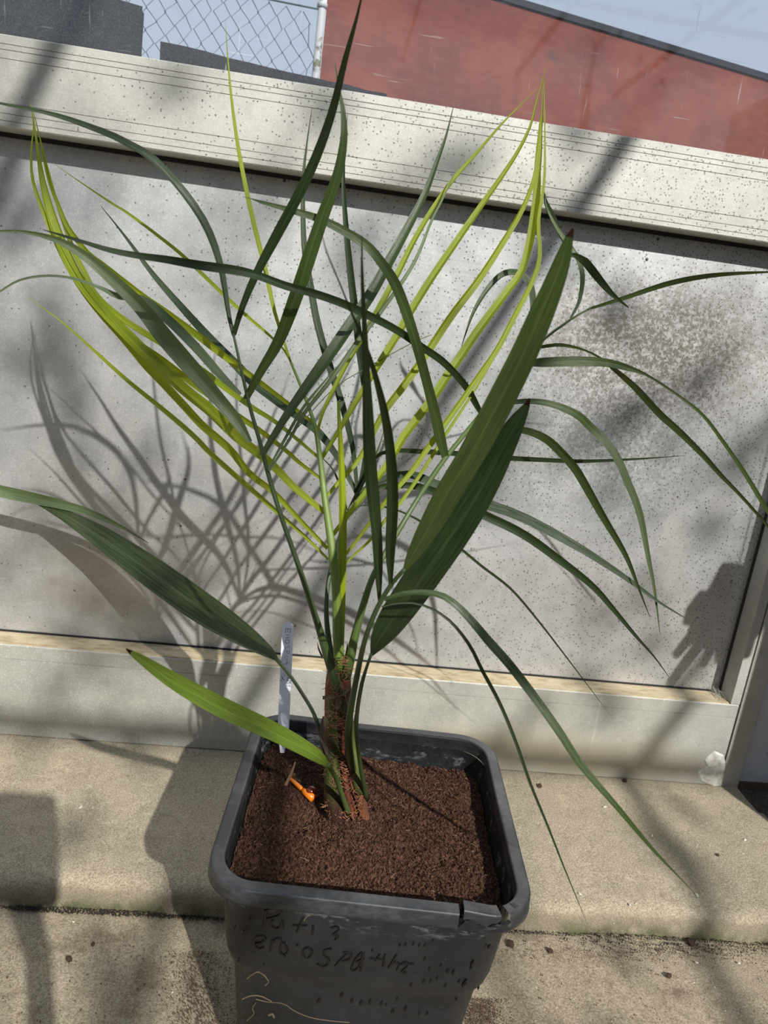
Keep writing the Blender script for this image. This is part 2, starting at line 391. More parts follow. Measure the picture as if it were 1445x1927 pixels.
W(tag(mesh('cobweb', bm, simple('cobweb', (.6, .57, .5), .9)), kind='stuff'))

# the rest of the greenhouse round and behind the camera
SHEET = simple('weathered_sheet', (.20, .20, .19), .7, .1)
TIMB = simple('grey_timber', (.16, .13, .10), .8)
tag(boxobj('wall_front', -2.4, 2.6, -3.25, -3.2, 0, 2.15, SHEET), kind='structure')
tag(boxobj('wall_left', -2.45, -2.4, -3.25, 1.13, 0, 2.4, SHEET), kind='structure')
tag(boxobj('wall_right', 2.6, 2.65, -3.25, 1.13, 0, 2.4, SHEET), kind='structure')
tag(boxobj('ceiling', -2.45, 2.65, 1.02, 1.13, 2.40, 2.44, SHEET), kind='structure')  # unseen roof, cut back so sun reaches the red panel outside
tag(boxobj('ceiling_shade_strip', -2.45, 2.65, -.62, -.42, 2.40, 2.44, SHEET), kind='structure')  # unseen strip shaped to hold back sky light, sun passing either side
for k, x in enumerate((-1.9, -1.1, -.35, .30, 1.05, 1.75)):
    bm = bmesh.new(); box(bm, x, x+.014, -3.25, -.60, 2.38, 2.42); o = mesh('trim_%d' % (k+2), bm, TIMB); tag(o, kind='structure')
bm = bmesh.new(); box(bm, -2.4, 2.6, -2.1, -2.075, 2.42, 2.45); tag(mesh('trim_8', bm, TIMB), kind='structure')
dr = empty('added_shade_door_1', (.95, 1.10, .03)); dr['kind'] = 'structure'  # unseen door added to shade the painted board
keep(boxobj('added_door_leaf', .93, .97, .62, 1.10, .03, 1.45, TIMB), dr)
bm = bmesh.new(); bmesh.ops.create_uvsphere(bm, u_segments=12, v_segments=8, radius=.025); o = mesh('added_door_handle', bm, TIMB, smooth=True); o.location = (.915, .68, 1.0); keep(o, dr)
# glove shape added out of frame at right, casting a hand shadow on the panel
LT = simple('hand_caster_leather', (.20, .15, .09), .9)
gc = Vector((.70, YP, .335))+Vector((.37, -1, .75))*.50
glv = empty('hand_shadow_caster', gc); tag(glv, 'unseen tan hand shape hanging on a cord, added to cast a hand shadow on the wall', 'shadow caster')
bm = bmesh.new()
def slab(pts, r, fl=.35):
    P = [gc+Vector((x, 0, z)) for x, z in pts]; tube(bm, P, r, 10, fl)
slab([(.015, .085), (.012, .05), (.005, .0), (.0, -.04), (-.002, -.055)], [.030, .036, .046, .044, .036])
for (a, b_, c, l) in ((-.032, -.040, -.052, .040), (-.012, -.045, -.052, .090), (.008, -.05, .0, .045), (.026, -.045, .028, .040)):
    slab([(a, b_), ((a+c)/2, b_-l*.5), (c, b_-l)], [.0105, .010, .008], .9)
slab([(-.03, .03), (-.044, .005), (-.046, -.02)], [.013, .011, .009], .9)
keep(mesh('hand_caster_body', bm, LT, smooth=True), glv)
bm = bmesh.new(); tube(bm, [gc+Vector((.015, 0, .08)), Vector((gc.x+.015, gc.y, 2.40))], [.0012]*2, 5); keep(mesh('cord', bm, TIMB), glv)
# unseen phone behind the viewpoint; its stand is added in place of an arm
ph = empty('added_phone_stand', (.10, -.22, 0)); tag(ph, 'unseen black phone casting its shadow, on a slim tripod added in place of a hand', 'added phone stand')
BLK = simple('black_plastic', (.02, .02, .02), .4)
bm = bmesh.new(); _o = [(.010+sx*(.030)+.010*math.cos(a), .6875+sz*(.0675)+.010*math.sin(a)) for sx, sz, a0 in ((1, 1, 0), (-1, 1, 90), (-1, -1, 180), (1, -1, 270)) for a in [math.radians(a0+15*i) for i in range(7)]]
_f1 = [bm.verts.new((x, -.032, z)) for x, z in _o]; _f2 = [bm.verts.new((x, -.040, z)) for x, z in _o]; bm.faces.new(_f1); bm.faces.new(_f2[::-1])
for i in range(len(_o)): bm.faces.new((_f1[i], _f2[i], _f2[(i+1) % len(_o)], _f1[(i+1) % len(_o)]))
keep(mesh('phone', bm, BLK), ph)
bm = bmesh.new(); tube(bm, [Vector((.012, -.045, .62)), Vector((.05, -.10, .60)), Vector((.10, -.22, .56))], [.018, .014, .014], 10); keep(mesh('added_clamp_arm', bm, BLK), ph)
for dx, dy in ((.22, -.12), (-.02, -.30), (-.12, .10)):
    bm = bmesh.new(); tube(bm, [Vector((.10, -.22, .58)), Vector((.10+dx, -.22+dy, .002))], [.012, .009], 8); keep(mesh('added_stand_leg', bm, BLK), ph)
# unseen tree added to dapple the sunlight, its leaf clumps aimed at wall spots
tree = empty('added_shade_tree', (1.9, -3.9, 0)); tag(tree, 'thinly leaved unseen tree added behind the greenhouse to dapple the sunlight', 'added shade tree')
BARK = simple('bark', (.10, .07, .05), .9); TLF = simple('tree_leaf', (.06, .12, .03), .6)
bm = bmesh.new(); bl = bmesh.new(); tube(bm, [Vector((1.9, -3.9, 0)), Vector((1.85, -3.85, 1.5)), Vector((1.7, -3.7, 2.5)), Vector((1.7, -3.7, 2.8))], [.09, .07, .03, .008], 10)
rt = random.Random(5)
#          x on the wall, z, spread, leaves, distance towards the sun
CL = [(-.36, .62, .10, 26, 4.3), (-.30, .42, .09, 26, 4.4), (-.22, .30, .08, 18, 4.3), (.70, .58, .10, 30, 4.4), (.60, .30, .05, 10, 4.3), (.46, .11, .05, 9, 4.3), (.30, .98, .16, 26, 4.5), (.05, .93, .10, 12, 4.5),
      (-.44, .95, .05, 14, 4.3), (.30, .60, .06, 8, 4.4), (-.36, .12, .10, 22, 4.3), (.15, .45, .07, 8, 4.5), (.62, -.25, .20, 22, 4.3), (.30, -.35, .10, 6, 4.3), (-.35, -.25, .10, 16, 4.3), (.5, .62, .12, 10, 4.5)]
for cx_, cz_, sp_, n_, t_ in CL:
    c = Vector((cx_, 1.1, cz_))+Vector((.37, -1, .75))*t_
    tube(bm, [Vector((1.7, -3.7, 2.8)), (Vector((1.7, -3.7, 2.8))+c)/2+Vector((0, -.1, .15)), c], [.003, .002, .002], 5)
    for k in range(n_):
        p = c+Vector((rt.gauss(0, sp_), rt.gauss(0, .12), rt.gauss(0, sp_))); a = Vector((rt.uniform(-1, 1), rt.uniform(-1, 1), rt.uniform(-1, 1))).normalized(); b_ = a.orthogonal().normalized()
        l = rt.uniform(.03, .05); q = [p-a*l, p+b_*l*.5, p+a*l, p-b_*l*.5]; bl.faces.new([bl.verts.new(v) for v in q])
keep(mesh('branches', bm, BARK), tree); tag(keep(mesh('foliage', bl, TLF), tree), kind='stuff')

# glazing above the rail
GL = bpy.data.materials.new('window_acrylic'); GL.use_nodes = True; t = GL.node_tree; t.nodes.clear()
o_ = t.nodes.new('ShaderNodeOutputMaterial'); tr = t.nodes.new('ShaderNodeBsdfTransparent'); gl = t.nodes.new('ShaderNodeBsdfGlossy'); di = t.nodes.new('ShaderNodeBsdfDiffuse')
fr = t.nodes.new('ShaderNodeFresnel'); fr.inputs[0].default_value = 1.5; m1 = t.nodes.new('ShaderNodeMixShader'); m2 = t.nodes.new('ShaderNodeMixShader')
tr.inputs[0].default_value = (.93, .95, .97, 1); gl.inputs['Roughness'].default_value = .03; di.inputs[0].default_value = (.75, .75, .75, 1)
tcn = t.nodes.new('ShaderNodeTexCoord'); mp = t.nodes.new('ShaderNodeMapping'); mp.inputs['Scale'].default_value = (1, 1, .06); mp.inputs['Rotation'].default_value = (0, .12, 0)
ns = t.nodes.new('ShaderNodeTexNoise'); ns.inputs['Scale'].default_value = 230; ns.inputs['Detail'].default_value = 2
mpb = t.nodes.new('ShaderNodeMapping'); mpb.inputs['Scale'].default_value = (.05, 1, 1); nsb = t.nodes.new('ShaderNodeTexNoise'); nsb.inputs['Scale'].default_value = 260; nsb.inputs['Detail'].default_value = 2
rp = t.nodes.new('ShaderNodeValToRGB'); rp.color_ramp.elements[0].position = .72; rp.color_ramp.elements[1].position = .76
rp.color_ramp.elements[0].color = (.02, .02, .02, 1); rp.color_ramp.elements[1].color = (.22, .22, .22, 1)
t.links.new(tcn.outputs['Object'], mp.inputs[0]); t.links.new(mp.outputs[0], ns.inputs['Vector'])
t.links.new(tcn.outputs['Object'], mpb.inputs[0]); t.links.new(mpb.outputs[0], nsb.inputs['Vector'])
mxx = t.nodes.new('ShaderNodeMath'); mxx.operation = 'MAXIMUM'; t.links.new(ns.outputs[0], mxx.inputs[0]); t.links.new(nsb.outputs[0], mxx.inputs[1]); t.links.new(mxx.outputs[0], rp.inputs[0])
t.links.new(rp.outputs[0], m2.inputs[0]); t.links.new(tr.outputs[0], m2.inputs[1]); t.links.new(di.outputs[0], m2.inputs[2])
t.links.new(fr.outputs[0], m1.inputs[0]); t.links.new(m2.outputs[0], m1.inputs[1]); t.links.new(gl.outputs[0], m1.inputs[2]); t.links.new(m1.outputs[0], o_.inputs[0])
win = empty('window_1', (0, 1.095, 1.0215)); win['kind'] = 'structure'
keep(boxobj('pane', WX0, 1.6, 1.094, 1.098, 1.019, 2.30, GL), win)
keep(boxobj('window_head', WX0, 1.6, 1.075, 1.125, 2.30, 2.40, RAIL), win)

# ------------------------------------------------------------------ outside
TH = math.radians(13.7); du = Vector((math.cos(TH), math.sin(TH), 0)); dn = Vector((-math.sin(TH), math.cos(TH), 0))
def skewbox(name, o, L, T, z0, z1, m, parent=None, rough=0, cuts=0, bev=0):
    bm = bmesh.new(); box(bm, 0, L, 0, T, z0, z1, bev)
    if cuts: bmesh.ops.subdivide_edges(bm, edges=bm.edges[:], cuts=cuts, use_grid_fill=True)
    for v in bm.verts:
        c = v.co.copy(); v.co = o+du*c.x+dn*c.y; v.co.z = c.z
        if rough: v.co += Vector([rough*noise.noise(v.co*22+Vector((k*9, 0, 0))) for k in range(3)])
    return mesh(name, bm, m, parent)
og = relief('ground_outside', -9, 9, 1.25, 30, -.02, 60, 60, .01, RUBBLE, 2); tag(og, kind='structure')
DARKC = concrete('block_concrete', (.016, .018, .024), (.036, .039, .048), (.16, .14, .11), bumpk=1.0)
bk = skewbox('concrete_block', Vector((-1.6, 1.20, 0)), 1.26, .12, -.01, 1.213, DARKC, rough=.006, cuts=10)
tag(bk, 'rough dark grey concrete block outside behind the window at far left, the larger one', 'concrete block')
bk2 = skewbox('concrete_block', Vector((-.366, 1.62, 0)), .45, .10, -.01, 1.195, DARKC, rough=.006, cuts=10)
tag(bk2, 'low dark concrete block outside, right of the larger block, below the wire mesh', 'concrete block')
# rust red panel with black capping
rm = M('rust_red_panel', .75); q = rm.noise(6, 5, .65); q2 = rm.noise(70, 4, .7, rm.map((.12, 1, 1)))
rc = rm.ramp(q, [(.3, (.18, .035, .020)), (.5, (.28, .055, .028)), (.72, (.38, .095, .042))])
rc = rm.mix(rm.math('MULTIPLY', rm.ramp(q2, [(.45, 0.), (.75, 1.)]), .35), rc, (.42, .14, .08))
rc = rm.mix(rm.ramp(rm.noise(11, 4, .6), [(.64, 0.), (.72, .6)]), rc, (.10, .05, .04)); rm.color(rc).bump(q2, .2, .002)
Y0 = 1.86
e0 = at(610, 60, Y0); e0.z = 0
ZT = CZ + .385*1.95
cap_z = ZT
rp_ = skewbox('board_sheet', e0, 2.6, .04, -.02, cap_z, rm.m)
redp = empty('red_board_fence', (e0.x, e0.y, 0)); keep(rp_, redp)
keep(skewbox('capping_strip', e0-dn*.006, 2.6, .052, cap_z, cap_z+.014, simple('black_capping', (.02, .02, .022), .6)), redp)
GALV = simple('galvanised_trim', (.55, .56, .58), .4, .5)
keep(skewbox('edge_strip', e0-du*.010-dn*.004, .009, .045, -.02, cap_z, GALV), redp)
tag(redp, 'rust red board fence panel with black capping outside the window', 'fence panel')
# chain-link fence
fen = empty('chain_link_fence', (0, 0, 0)); fen.location = (e0.x, e0.y, 0)
FP = at(600, 78, 1.845); 
bm = bmesh.new(); pb = Vector((FP.x, FP.y, 0))
tube(bm, [pb+Vector((0, 0, z)) for z in (-.02, 1.0, 1.2, 1.375, 1.376)], [.0085]*5, 12)
tube(bm, [pb+Vector((0, 0, z)) for z in (1.374, 1.382, 1.385)], [.0115, .0115, .009], 12)
pm = M('white_post_paint', .5); zz = pm.xyz()[2]; pn = pm.noise(18, 4, .7, pm.map((1, 1, .8)))
pm.color(pm.mix(pm.ramp(pn, [(.50, 0.), (.56, .9)]), (.85, .84, .80), (.20, .18, .08)))
keep(mesh('fence_post', bm, pm.m, smooth=True), fen)
WIRE = simple('fence_wire', (.13, .17, .18), .5, .4)
bm = bmesh.new(); pit = .0375; fx = pb - du*.004
def fpt(s, z, k=0): return fx - du*s + dn*(.002*k) + Vector((0, 0, z))
ztop = 1.370
NL = 60
rows = [(ztop-.0125) - r*pit*.57 for r in range(20)]
for i in range(-2, 46):           # zig-zag pickets, each bending at every row
    P = []; 
    for r, z in enumerate(rows):
        s = i*pit + (pit/2 if r % 2 else 0)
        j = .003*math.sin(i*1.7+r*2.1)
        P.append(fpt(s+j, z+.002*math.sin(i+r*.7) - .018*math.exp(-((s-.12)/.10)**2)*0, (-1)**r))
    P = [p for p in P if (p-fx).dot(-du) > .002]
    if len(P) > 1: tube(bm, P, [.0011]*len(P), 5, cap=False)
    P = []
    for r, z in enumerate(rows):
        s = i*pit + (pit/2 if r % 2 else pit)
        P.append(fpt(s-.001, z+.002*math.sin(i+r*.7), -(-1)**r))
    P = [p for p in P if (p-fx).dot(-du) > .002]
    if len(P) > 1: tube(bm, P, [.0011]*len(P), 5, cap=False)
tag(keep(mesh('wire_mesh', bm, WIRE), fen), kind='stuff')
bm = bmesh.new(); P = [fpt(s, ztop - .012*math.sin(min(s, .30)/.30*math.pi*.5)*1.0 + max(0, s-.12)*.09) for s in [k*.03 for k in range(50)]]
tube(bm, P, [.0019]*len(P), 6); keep(mesh('line_wire', bm, WIRE), fen)
tag(fen, 'chain link fence with a peeling white tube post outside the window', 'fence')
#PLANT
# ------------------------------------------------------------------ the pot
PC = Vector((.0955, .640, 0)); PA = -.0756
PM = Matrix.Translation(PC) @ Matrix.Rotation(PA, 4, 'Z')
def rsq(h, r, n=7):
    """rounded square, counter-clockwise from the middle of the right side"""
    out = []
    for k, (sx, sy) in enumerate(((1, 1), (-1, 1), (-1, -1), (1, -1))):
        for i in range(n+1):
            a = math.radians(90*k+90*i/n); out.append(Vector((sx*(h-r)+r*math.cos(a), sy*(h-r)+r*math.sin(a), 0)))
    res = []                              # add points along the straight sides
    for i, p in enumerate(out):
        q = out[(i+1) % len(out)]; res.append(p)
        if (q-p).length > .02:
            for j in range(1, 12): res.append(p+(q-p)*j/12)
    return res
def loft(bm, levels, close_first=False):
    rings = []
    for h, r, z in levels: rings.append([bm.verts.new(PM @ Vector((p.x, p.y, z))) for p in rsq(h, r)])
    n = len(rings[0])
    for a, b in zip(rings, rings[1:]):
        for i in range(n): bm.faces.new((a[i], a[(i+1) % n], b[(i+1) % n], b[i]))
    if close_first: bm.faces.new(rings[0][::-1])
    return rings
BODY = [(.100, .030, .0), (.1035, .031, .05), (.110, .033, .12), (.1135, .034, .158), (.1150, .034, .168), (.1205, .036, .179), (.1225, .037, .188), (.1265, .039, .232), (.1287, .040, .2665)]
bp = M('pot_plastic', .5, 0, .45)
n1 = bp.noise(26, 5, .7); n2 = bp.noise(220, 3, .7); x, y, z = bp.xyz()
col = bp.mix(bp.ramp(n1, [(.42, 0.), (.75, .5)]), (.009, .010, .012), (.030, .033, .037))
col = bp.mix(bp.math('MULTIPLY', spots(bp, 330, .24, .28), .35), col, (.32, .33, .34))
scuff = bp.math('MULTIPLY', bp.ramp(bp.noise(75, 5, .75, bp.map((.35, 1, 1))), [(.55, 0.), (.68, 1.)]), bp.ramp(z, [(.236, 0.), (.258, .75), (.275, .15)]))
col = bp.mix(scuff, col, (.26, .275, .29)); bp.color(col).bump(n1, .15, .002)
bp.L(bp.ramp(n2, [(.3, .38), (.7, .62)]), bp.b.inputs['Roughness'])
RIMM = M('pot_rim_plastic', .48, 0, .5); q = RIMM.noise(60, 5, .75, RIMM.map((.4, .4, 1)))
RIMM.color(RIMM.mix(RIMM.ramp(q, [(.45, 0.), (.72, .7)]), (.022, .024, .027), (.10, .104, .108)))
RIMM.bump(q, .1, .001)
pot = empty('plant_pot', PC); tag(pot, 'square black plastic nursery pot with handwritten front and cracked rim corner', 'pot')
bm = bmesh.new(); loft(bm, BODY, True); loft(bm, [(.1270, .038, .2665), (.1240, .037, .230), (.119, .036, .19), (.110, .034, .17)])
keep(mesh('pot_body', bm, bp.m, smooth=True), pot)
# rim: profile swept along the rounded square, with a gap where it is broken
HP = [(-.0130, .2660), (-.0128, .2780), (-.0126, .2790), (-.0118, .2798), (-.0108, .2800), (-.0100, .2800), (-.0026, .2800), (-.0016, .2799), (-.0006, .2795), (-.0001, .2786), (.0001, .2776), (.0008, .2690), (.0010, .2660), (-.0010, .2650), (-.0030, .2660)]
base = rsq(.140, .042, 9)
def rim_piece(name, keepf, xf=None, parent=pot):
    bm = bmesh.new(); n = len(base); rings = {}
    for i, p in enumerate(base):
        a = base[i-1]; b = base[(i+1) % n]; t = (b-a).normalized(); nn = Vector((t.y, -t.x, 0))
        pr = []
        for off, zz in HP:
            sag = -.0012*math.exp(-((p.x+.02)/.05)**2) if p.y > .13 else 0
            q = p+nn*off; q.z = zz+sag
            if xf: q = xf(q)
            pr.append(PM @ q)
        rings[i] = (pr, p)
    ks = [i for i in range(n) if keepf(rings[i][1])]
    vs = {i: [bm.verts.new(v) for v in rings[i][0]] for i in ks}
    m = len(HP)
    for i in ks:
        j = (i+1) % n
        if j in vs:
            for k in range(m-1): bm.faces.new((vs[i][k], vs[i][k+1], vs[j][k+1], vs[j][k]))
    return keep(mesh(name, bm, RIMM.m, smooth=True), parent)
GX0, GX1 = .0735, .1165
extra = []                                # finer points near the break on the front edge
i0 = [i for i, p in enumerate(base) if abs(p.y+.14) < 1e-4]
nb = []
for i, p in enumerate(base):
    nb.append(p); q = base[(i+1) % len(base)]
    if p.y < -.13 and q.y < -.13 and (p-q).length > .004 and max(p.x, q.x) > .05:
        nb += [p+(q-p)*k/8 for k in range(1, 8)]
base = nb
rim_piece('pot_rim', lambda p: not (p.y < -.10 and GX0 < p.x < GX1))
fr_ = rim_piece('broken_rim_piece', lambda p: p.y < -.10 and GX0+.0025 < p.x < GX1-.006,
          lambda q: Vector((q.x+.0005, q.y+.0045+(.0012 if q.z > .27 else 0), q.z-.0025-(q.x-.095)*.10)))
fr_['label'] = 'broken grey rim fragment pushed inwards at the corner'
# lower lip still joined below the break, torn edge
bm = bmesh.new(); top = []; bot = []
for k in range(25):
    u = k/24; xx = .0725+u*.048; yy = -.1405 + (0 if xx < .098 else .042-math.sqrt(max(0, .042**2-(xx-.098)**2)))
    zt = .2735+.0018*math.sin(u*9)+.001*math.sin(u*31)-.002*math.sin(u*math.pi)
    if u < .10: zt = .2665+.005*u/.10
    top.append(bm.verts.new(PM @ Vector((xx, yy, zt)))); bot.append(bm.verts.new(PM @ Vector((xx, yy-.0005, .2655))))
tb = [bm.verts.new(v.co+PM.to_3x3() @ Vector((0, .0018, 0))) for v in top]
for a in range(24):
    bm.faces.new((bot[a], bot[a+1], top[a+1], top[a])); bm.faces.new((top[a], top[a+1], tb[a+1], tb[a]))
keep(mesh('torn_lip', bm, bp.m), pot)
# handwriting on the front face
def half(z):
    for (h0, r, z0), (h1, r1, z1) in zip(BODY, BODY[1:]):
        if z0 <= z <= z1: return h0+(h1-h0)*(z-z0)/(z1-z0)
    return BODY[-1][0] if z > .25 else BODY[0][0]
IM = PM.inverted()
def face(px, py, off=.0004):
    o = IM @ EYE; d = IM.to_3x3() @ ray(px, py); z = .2
    for _ in range(12):
        yy = -half(z)-off; t = (yy-o.y)/d.y; z = (o+d*t).z
    return PM @ (o+d*t)
def zp(x, y): return (400+x/2.331, 1640+y/2.331)
letters = [[(235, 170), (222, 245)], [(228, 172), (275, 158), (300, 170), (290, 192), (238, 208)], [(262, 212), (258, 238), (282, 250), (300, 235), (305, 212), (309, 248)],
 [(398, 200), (370, 265)], [(350, 236), (415, 236)], [(442, 236), (438, 275)], [(520, 246), (546, 240), (552, 258), (530, 275), (548, 284), (538, 299)],
 [(520, 178), (545, 172), (560, 184), (598, 184)], [(522, 184), (548, 180), (566, 188), (590, 188)],
 [(185, 318), (212, 312), (232, 298), (222, 283), (200, 286), (182, 305), (186, 330), (206, 338), (226, 330)], [(262, 298), (252, 352)], [(258, 318), (282, 292), (300, 300)],
 [(306, 306), (296, 350), (318, 372)], [(314, 310), (330, 350), (318, 362)], [(368, 321), (373, 325)], [(417, 332), (398, 345), (398, 368), (416, 378), (434, 366), (434, 344), (417, 332)],
 [(522, 338), (492, 345), (490, 368), (508, 385), (505, 408), (480, 416), (458, 404)], [(588, 360), (538, 413)], [(572, 352), (606, 358), (600, 384), (568, 392)],
 [(655, 352), (627, 384), (608, 432), (640, 420), (662, 356)], [(662, 356), (650, 435)], [(630, 395), (665, 380)], [(735, 360), (715, 392)], [(690, 378), (756, 386)], [(758, 360), (748, 415)],
 [(808, 362), (772, 422)], [(778, 412), (802, 394), (816, 408), (810, 432)], [(830, 402), (852, 396), (856, 412), (828, 440), (850, 442)], [(822, 404), (882, 403)]]
INK = simple('marker_ink', (.003, .003, .004), .35)
bm = bmesh.new()
def stroke(bm, pts, r, f):
    P, _ = spline([tuple(f(*p)) for p in pts], max(3, 4*len(pts))) if len(pts) > 2 else ([tuple(f(*p)) for p in pts], 0)
    tube(bm, [Vector(p) for p in P], [r]*len(P), 5)
for s in letters: stroke(bm, s, .0012, lambda x, y: face(*zp(x, y), .0001))
keep(mesh('handwriting', bm, INK), pot)['label'] = 'black marker handwriting on the front face'
bm = bmesh.new()
drops = [(125,115,1.6),(95,245,1.2),(130,270,1.3),(345,155,1),(110,390,1.2),(225,405,.7),(820,320,1),(845,318,1),(880,315,1),(905,322,.9),(930,322,.9),(965,300,.8),(930,380,1),(1000,410,1),(1030,435,1.3),(1055,440,1.2),(950,425,1),(925,480,1.2),(955,480,1),(870,495,1.1),(1105,490,1.8),(1140,400,1.2),(1080,480,1),(1020,500,1.2),(465,565,1.5),(565,540,1.5),(610,565,1.4),(650,575,1.4),(690,570,1.4),(740,575,1.2),(760,582,.9),(810,555,.9),(790,610,1.4),(845,600,1.4),(905,622,.9),(940,622,1),(985,465,1),(1210,330,1.2),(1135,420,1),(1070,560,.9),(1165,510,.8),(700,345,.8),(380,90,.8),(160,215,.8)]
for x, y, k in drops:
    a = face(*zp(x+5*k, y-9*k), 0); b = face(*zp(x-3*k, y+10*k), 0); tube(bm, [a, (a+b)/2, b], [.0005*k, .0013*k, .0005*k], 6)
tag(keep(mesh('dark_splashes', bm, INK), pot), kind='stuff')
FIB = simple('dry_root', (.16, .115, .075), .9)
bm = bmesh.new()
for s, r in (([(190, 560), (240, 572), (310, 580), (360, 612), (430, 640), (520, 655), (600, 662)], .0004), ([(190, 575), (175, 600), (180, 625), (150, 655)], .0004), ([(150, 470), (200, 440), (245, 480), (230, 500)], .0005),
             ([(130, 560), (170, 545), (215, 548), (260, 570)], .0005), ([(400, 215), (415, 195), (430, 192)], .0005), ([(245, 630), (262, 625), (270, 640)], .0011)):
    stroke(bm, s, r, lambda x, y: face(*zp(x, y), 0))
tag(keep(mesh('dried_root_traces', bm, FIB), pot), kind='stuff')

# ------------------------------------------------------------------ soil in the pot
sm = M('peat_soil', .95, 0, .15); a1 = sm.noise(330, 4, .75); a2 = sm.noise(30, 4, .6)
sm.color(sm.mix(sm.ramp(a1, [(.36, 0.), (.64, 1.)]), (.016, .008, .005), (.20, .10, .062))); sm.bump(a1, 1.0, .004)
def soilz(x, y):
    """x, y in pot coordinates"""
    z = .2500 + .010*max(0, -x/.12)*.6 + .004*noise.noise(Vector((x*22, y*22, 1))) + .0035*noise.noise(Vector((x*60, y*60, 4)))
    z += .0015*noise.noise(Vector((x*170, y*170, 2)))
    e = max(abs(x), abs(y)); z -= .006*max(0, (e-.105)/.015)
    z += .006*math.exp(-((x+.01)**2+(y+.02)**2)/.0012)
    d = (x+.063)**2+(y+.01)**2; z -= .010*math.exp(-d/.0004)
    return z
bm = bmesh.new(); N = 230; H = .1245; grid = {}
for j in range(N+1):
    for i in range(N+1):
        x = -H+2*H*i/N; y = -H+2*H*j/N
        cxn = max(0, abs(x)-(H-.034)); cyn = max(0, abs(y)-(H-.034))
        if math.hypot(cxn, cyn) > .034: continue
        z = soilz(x, y)+.0028*noise.noise(Vector((x*330, y*330, 7)))+.0016*U(-1, 1)
        grid[i, j] = bm.verts.new(PM @ Vector((x, y, z)))
for (i, j), v in grid.items():
    q = [grid.get(k) for k in ((i, j), (i+1, j), (i+1, j+1), (i, j+1))]
    if all(q): bm.faces.new(q)
for k in range(24000):            # crumbs
    x, y = U(-.12, .12), U(-.12, .12); r = .0014*U(.3, 1.3)*(1.8 if k % 30 == 0 else 1)
    c = Vector((x, y, soilz(x, y)+.0008))
    vs = [bm.verts.new(PM @ (c+Vector((U(-r, r), U(-r, r), U(-r*.5, r*1.2))))) for _ in range(4)]
    for f in ((0, 1, 2), (0, 2, 3), (0, 3, 1), (1, 3, 2)): bm.faces.new([vs[q] for q in f])
soil = mesh('potting_soil', bm, sm.m); tag(soil, 'loose dark brown peat soil filling the square black pot', 'soil', kind='stuff')
bm = bmesh.new()
for k in range(150):
    x, y = U(-.118, .118), U(-.118, .118); a = U(0, 6.28); l = U(.002, .007)
    if k % 20 == 0: l *= 1.6
    c = Vector((x, y, soilz(x, y)+.0022)); d = Vector((math.cos(a), math.sin(a), U(-.1, .35)))*l
    tube(bm, [PM @ (c-d*.5), PM @ (c+Vector((0, 0, .0006))), PM @ (c+d*.5)], [.00015, .00022, .00015], 4, cap=False)
tag(mesh('soil_fibres', bm, simple('pale_fibre', (.34, .20, .12), .9)), 'fine tan plant fibres scattered over the brown soil in the pot', 'fibres', kind='stuff')
bm = bmesh.new(); T0 = [(537, 1478), (548, 1458), (554, 1440), (558, 1428)]
tube(bm, [at(537, 1478, .585), at(546, 1460, .590), at(553, 1442, .592), at(557, 1428, .594)], [.0016, .0013, .0009, .0005], 6)
tag(mesh('twig', bm, simple('twig_bark', (.11, .055, .03), .9)), 'short brown twig standing in the soil beside the orange nozzle', 'twig')
# orange nozzle
noz = empty('orange_nozzle', atz(590, 1500, .262)); tag(noz, 'orange plastic nozzle half buried in the soil left of the palm stem', 'nozzle')
OR = M('orange_plastic', .25, 0, .6); OR.color((.85, .22, .01)); OR.set('Transmission Weight', .15)
Yn = atz(585, 1498, .262).y
bm = bmesh.new(); tube(bm, [at(546, 1465, Yn+.018), at(566, 1483, Yn+.012), at(569, 1486, Yn+.011)], [.0017, .0023, .0017], 14); tube(bm, [at(569.5, 1486.5, Yn+.011), at(575, 1491, Yn+.008), at(590, 1503, Yn)], [.0026, .0034, .0042], 16)
keep(mesh('nozzle_tip', bm, OR.m, smooth=True), noz)
DO = simple('dark_orange_plastic', (.16, .022, .008), .2)
bm = bmesh.new(); bmesh.ops.create_uvsphere(bm, u_segments=18, v_segments=12, radius=.0056)
o = mesh('nozzle_bulb', bm, DO, smooth=True); o.location = at(585, 1489, Yn+.008); keep(o, noz)

# ------------------------------------------------------------------ plant label
lb = empty('plant_label', at(532, 1395, .70)); tag(lb, 'white plastic plant label with faded handwriting standing in the soil', 'plant label')
Yl = .735
A = at(542, 1170, Yl+.04); B = at(532, 1396, Yl)
ax = (A-B).normalized(); sd_ = ax.cross(Vector((0, -1, 0))).normalized()*-1
if sd_.x < 0: sd_ = -sd_
nrm = sd_.cross(ax).normalized()
if nrm.y > 0: nrm = -nrm
Lh = (A-B).length; wl = .0064
bm = bmesh.new(); out = []
for k in range(9): a = math.pi*k/8; out.append((wl*math.cos(a), Lh-wl+wl*math.sin(a)))
out += [(-wl*1.0, Lh*.5), (-wl*.98, Lh*.1), (-wl*.35, -.012), (wl*.35, -.012), (wl*.98, Lh*.1), (wl, Lh*.5)]
f_ = [bm.verts.new(B+sd_*x+ax*y+nrm*.0005) for x, y in out]; b_ = [bm.verts.new(B+sd_*x+ax*y-nrm*.0005) for x, y in out]
bm.faces.new(f_); bm.faces.new(b_[::-1])
for k in range(len(out)): bm.faces.new((f_[k], b_[k], b_[(k+1) % len(out)], f_[(k+1) % len(out)]))
keep(mesh('label_strip', bm, simple('white_label_plastic', (.84, .86, .92), .35)), lb)
bm = bmesh.new()                # writing runs down the strip: E r i o s p a t
def lp(u, s): return B+sd_*u+ax*(Lh-s)+nrm*.0006
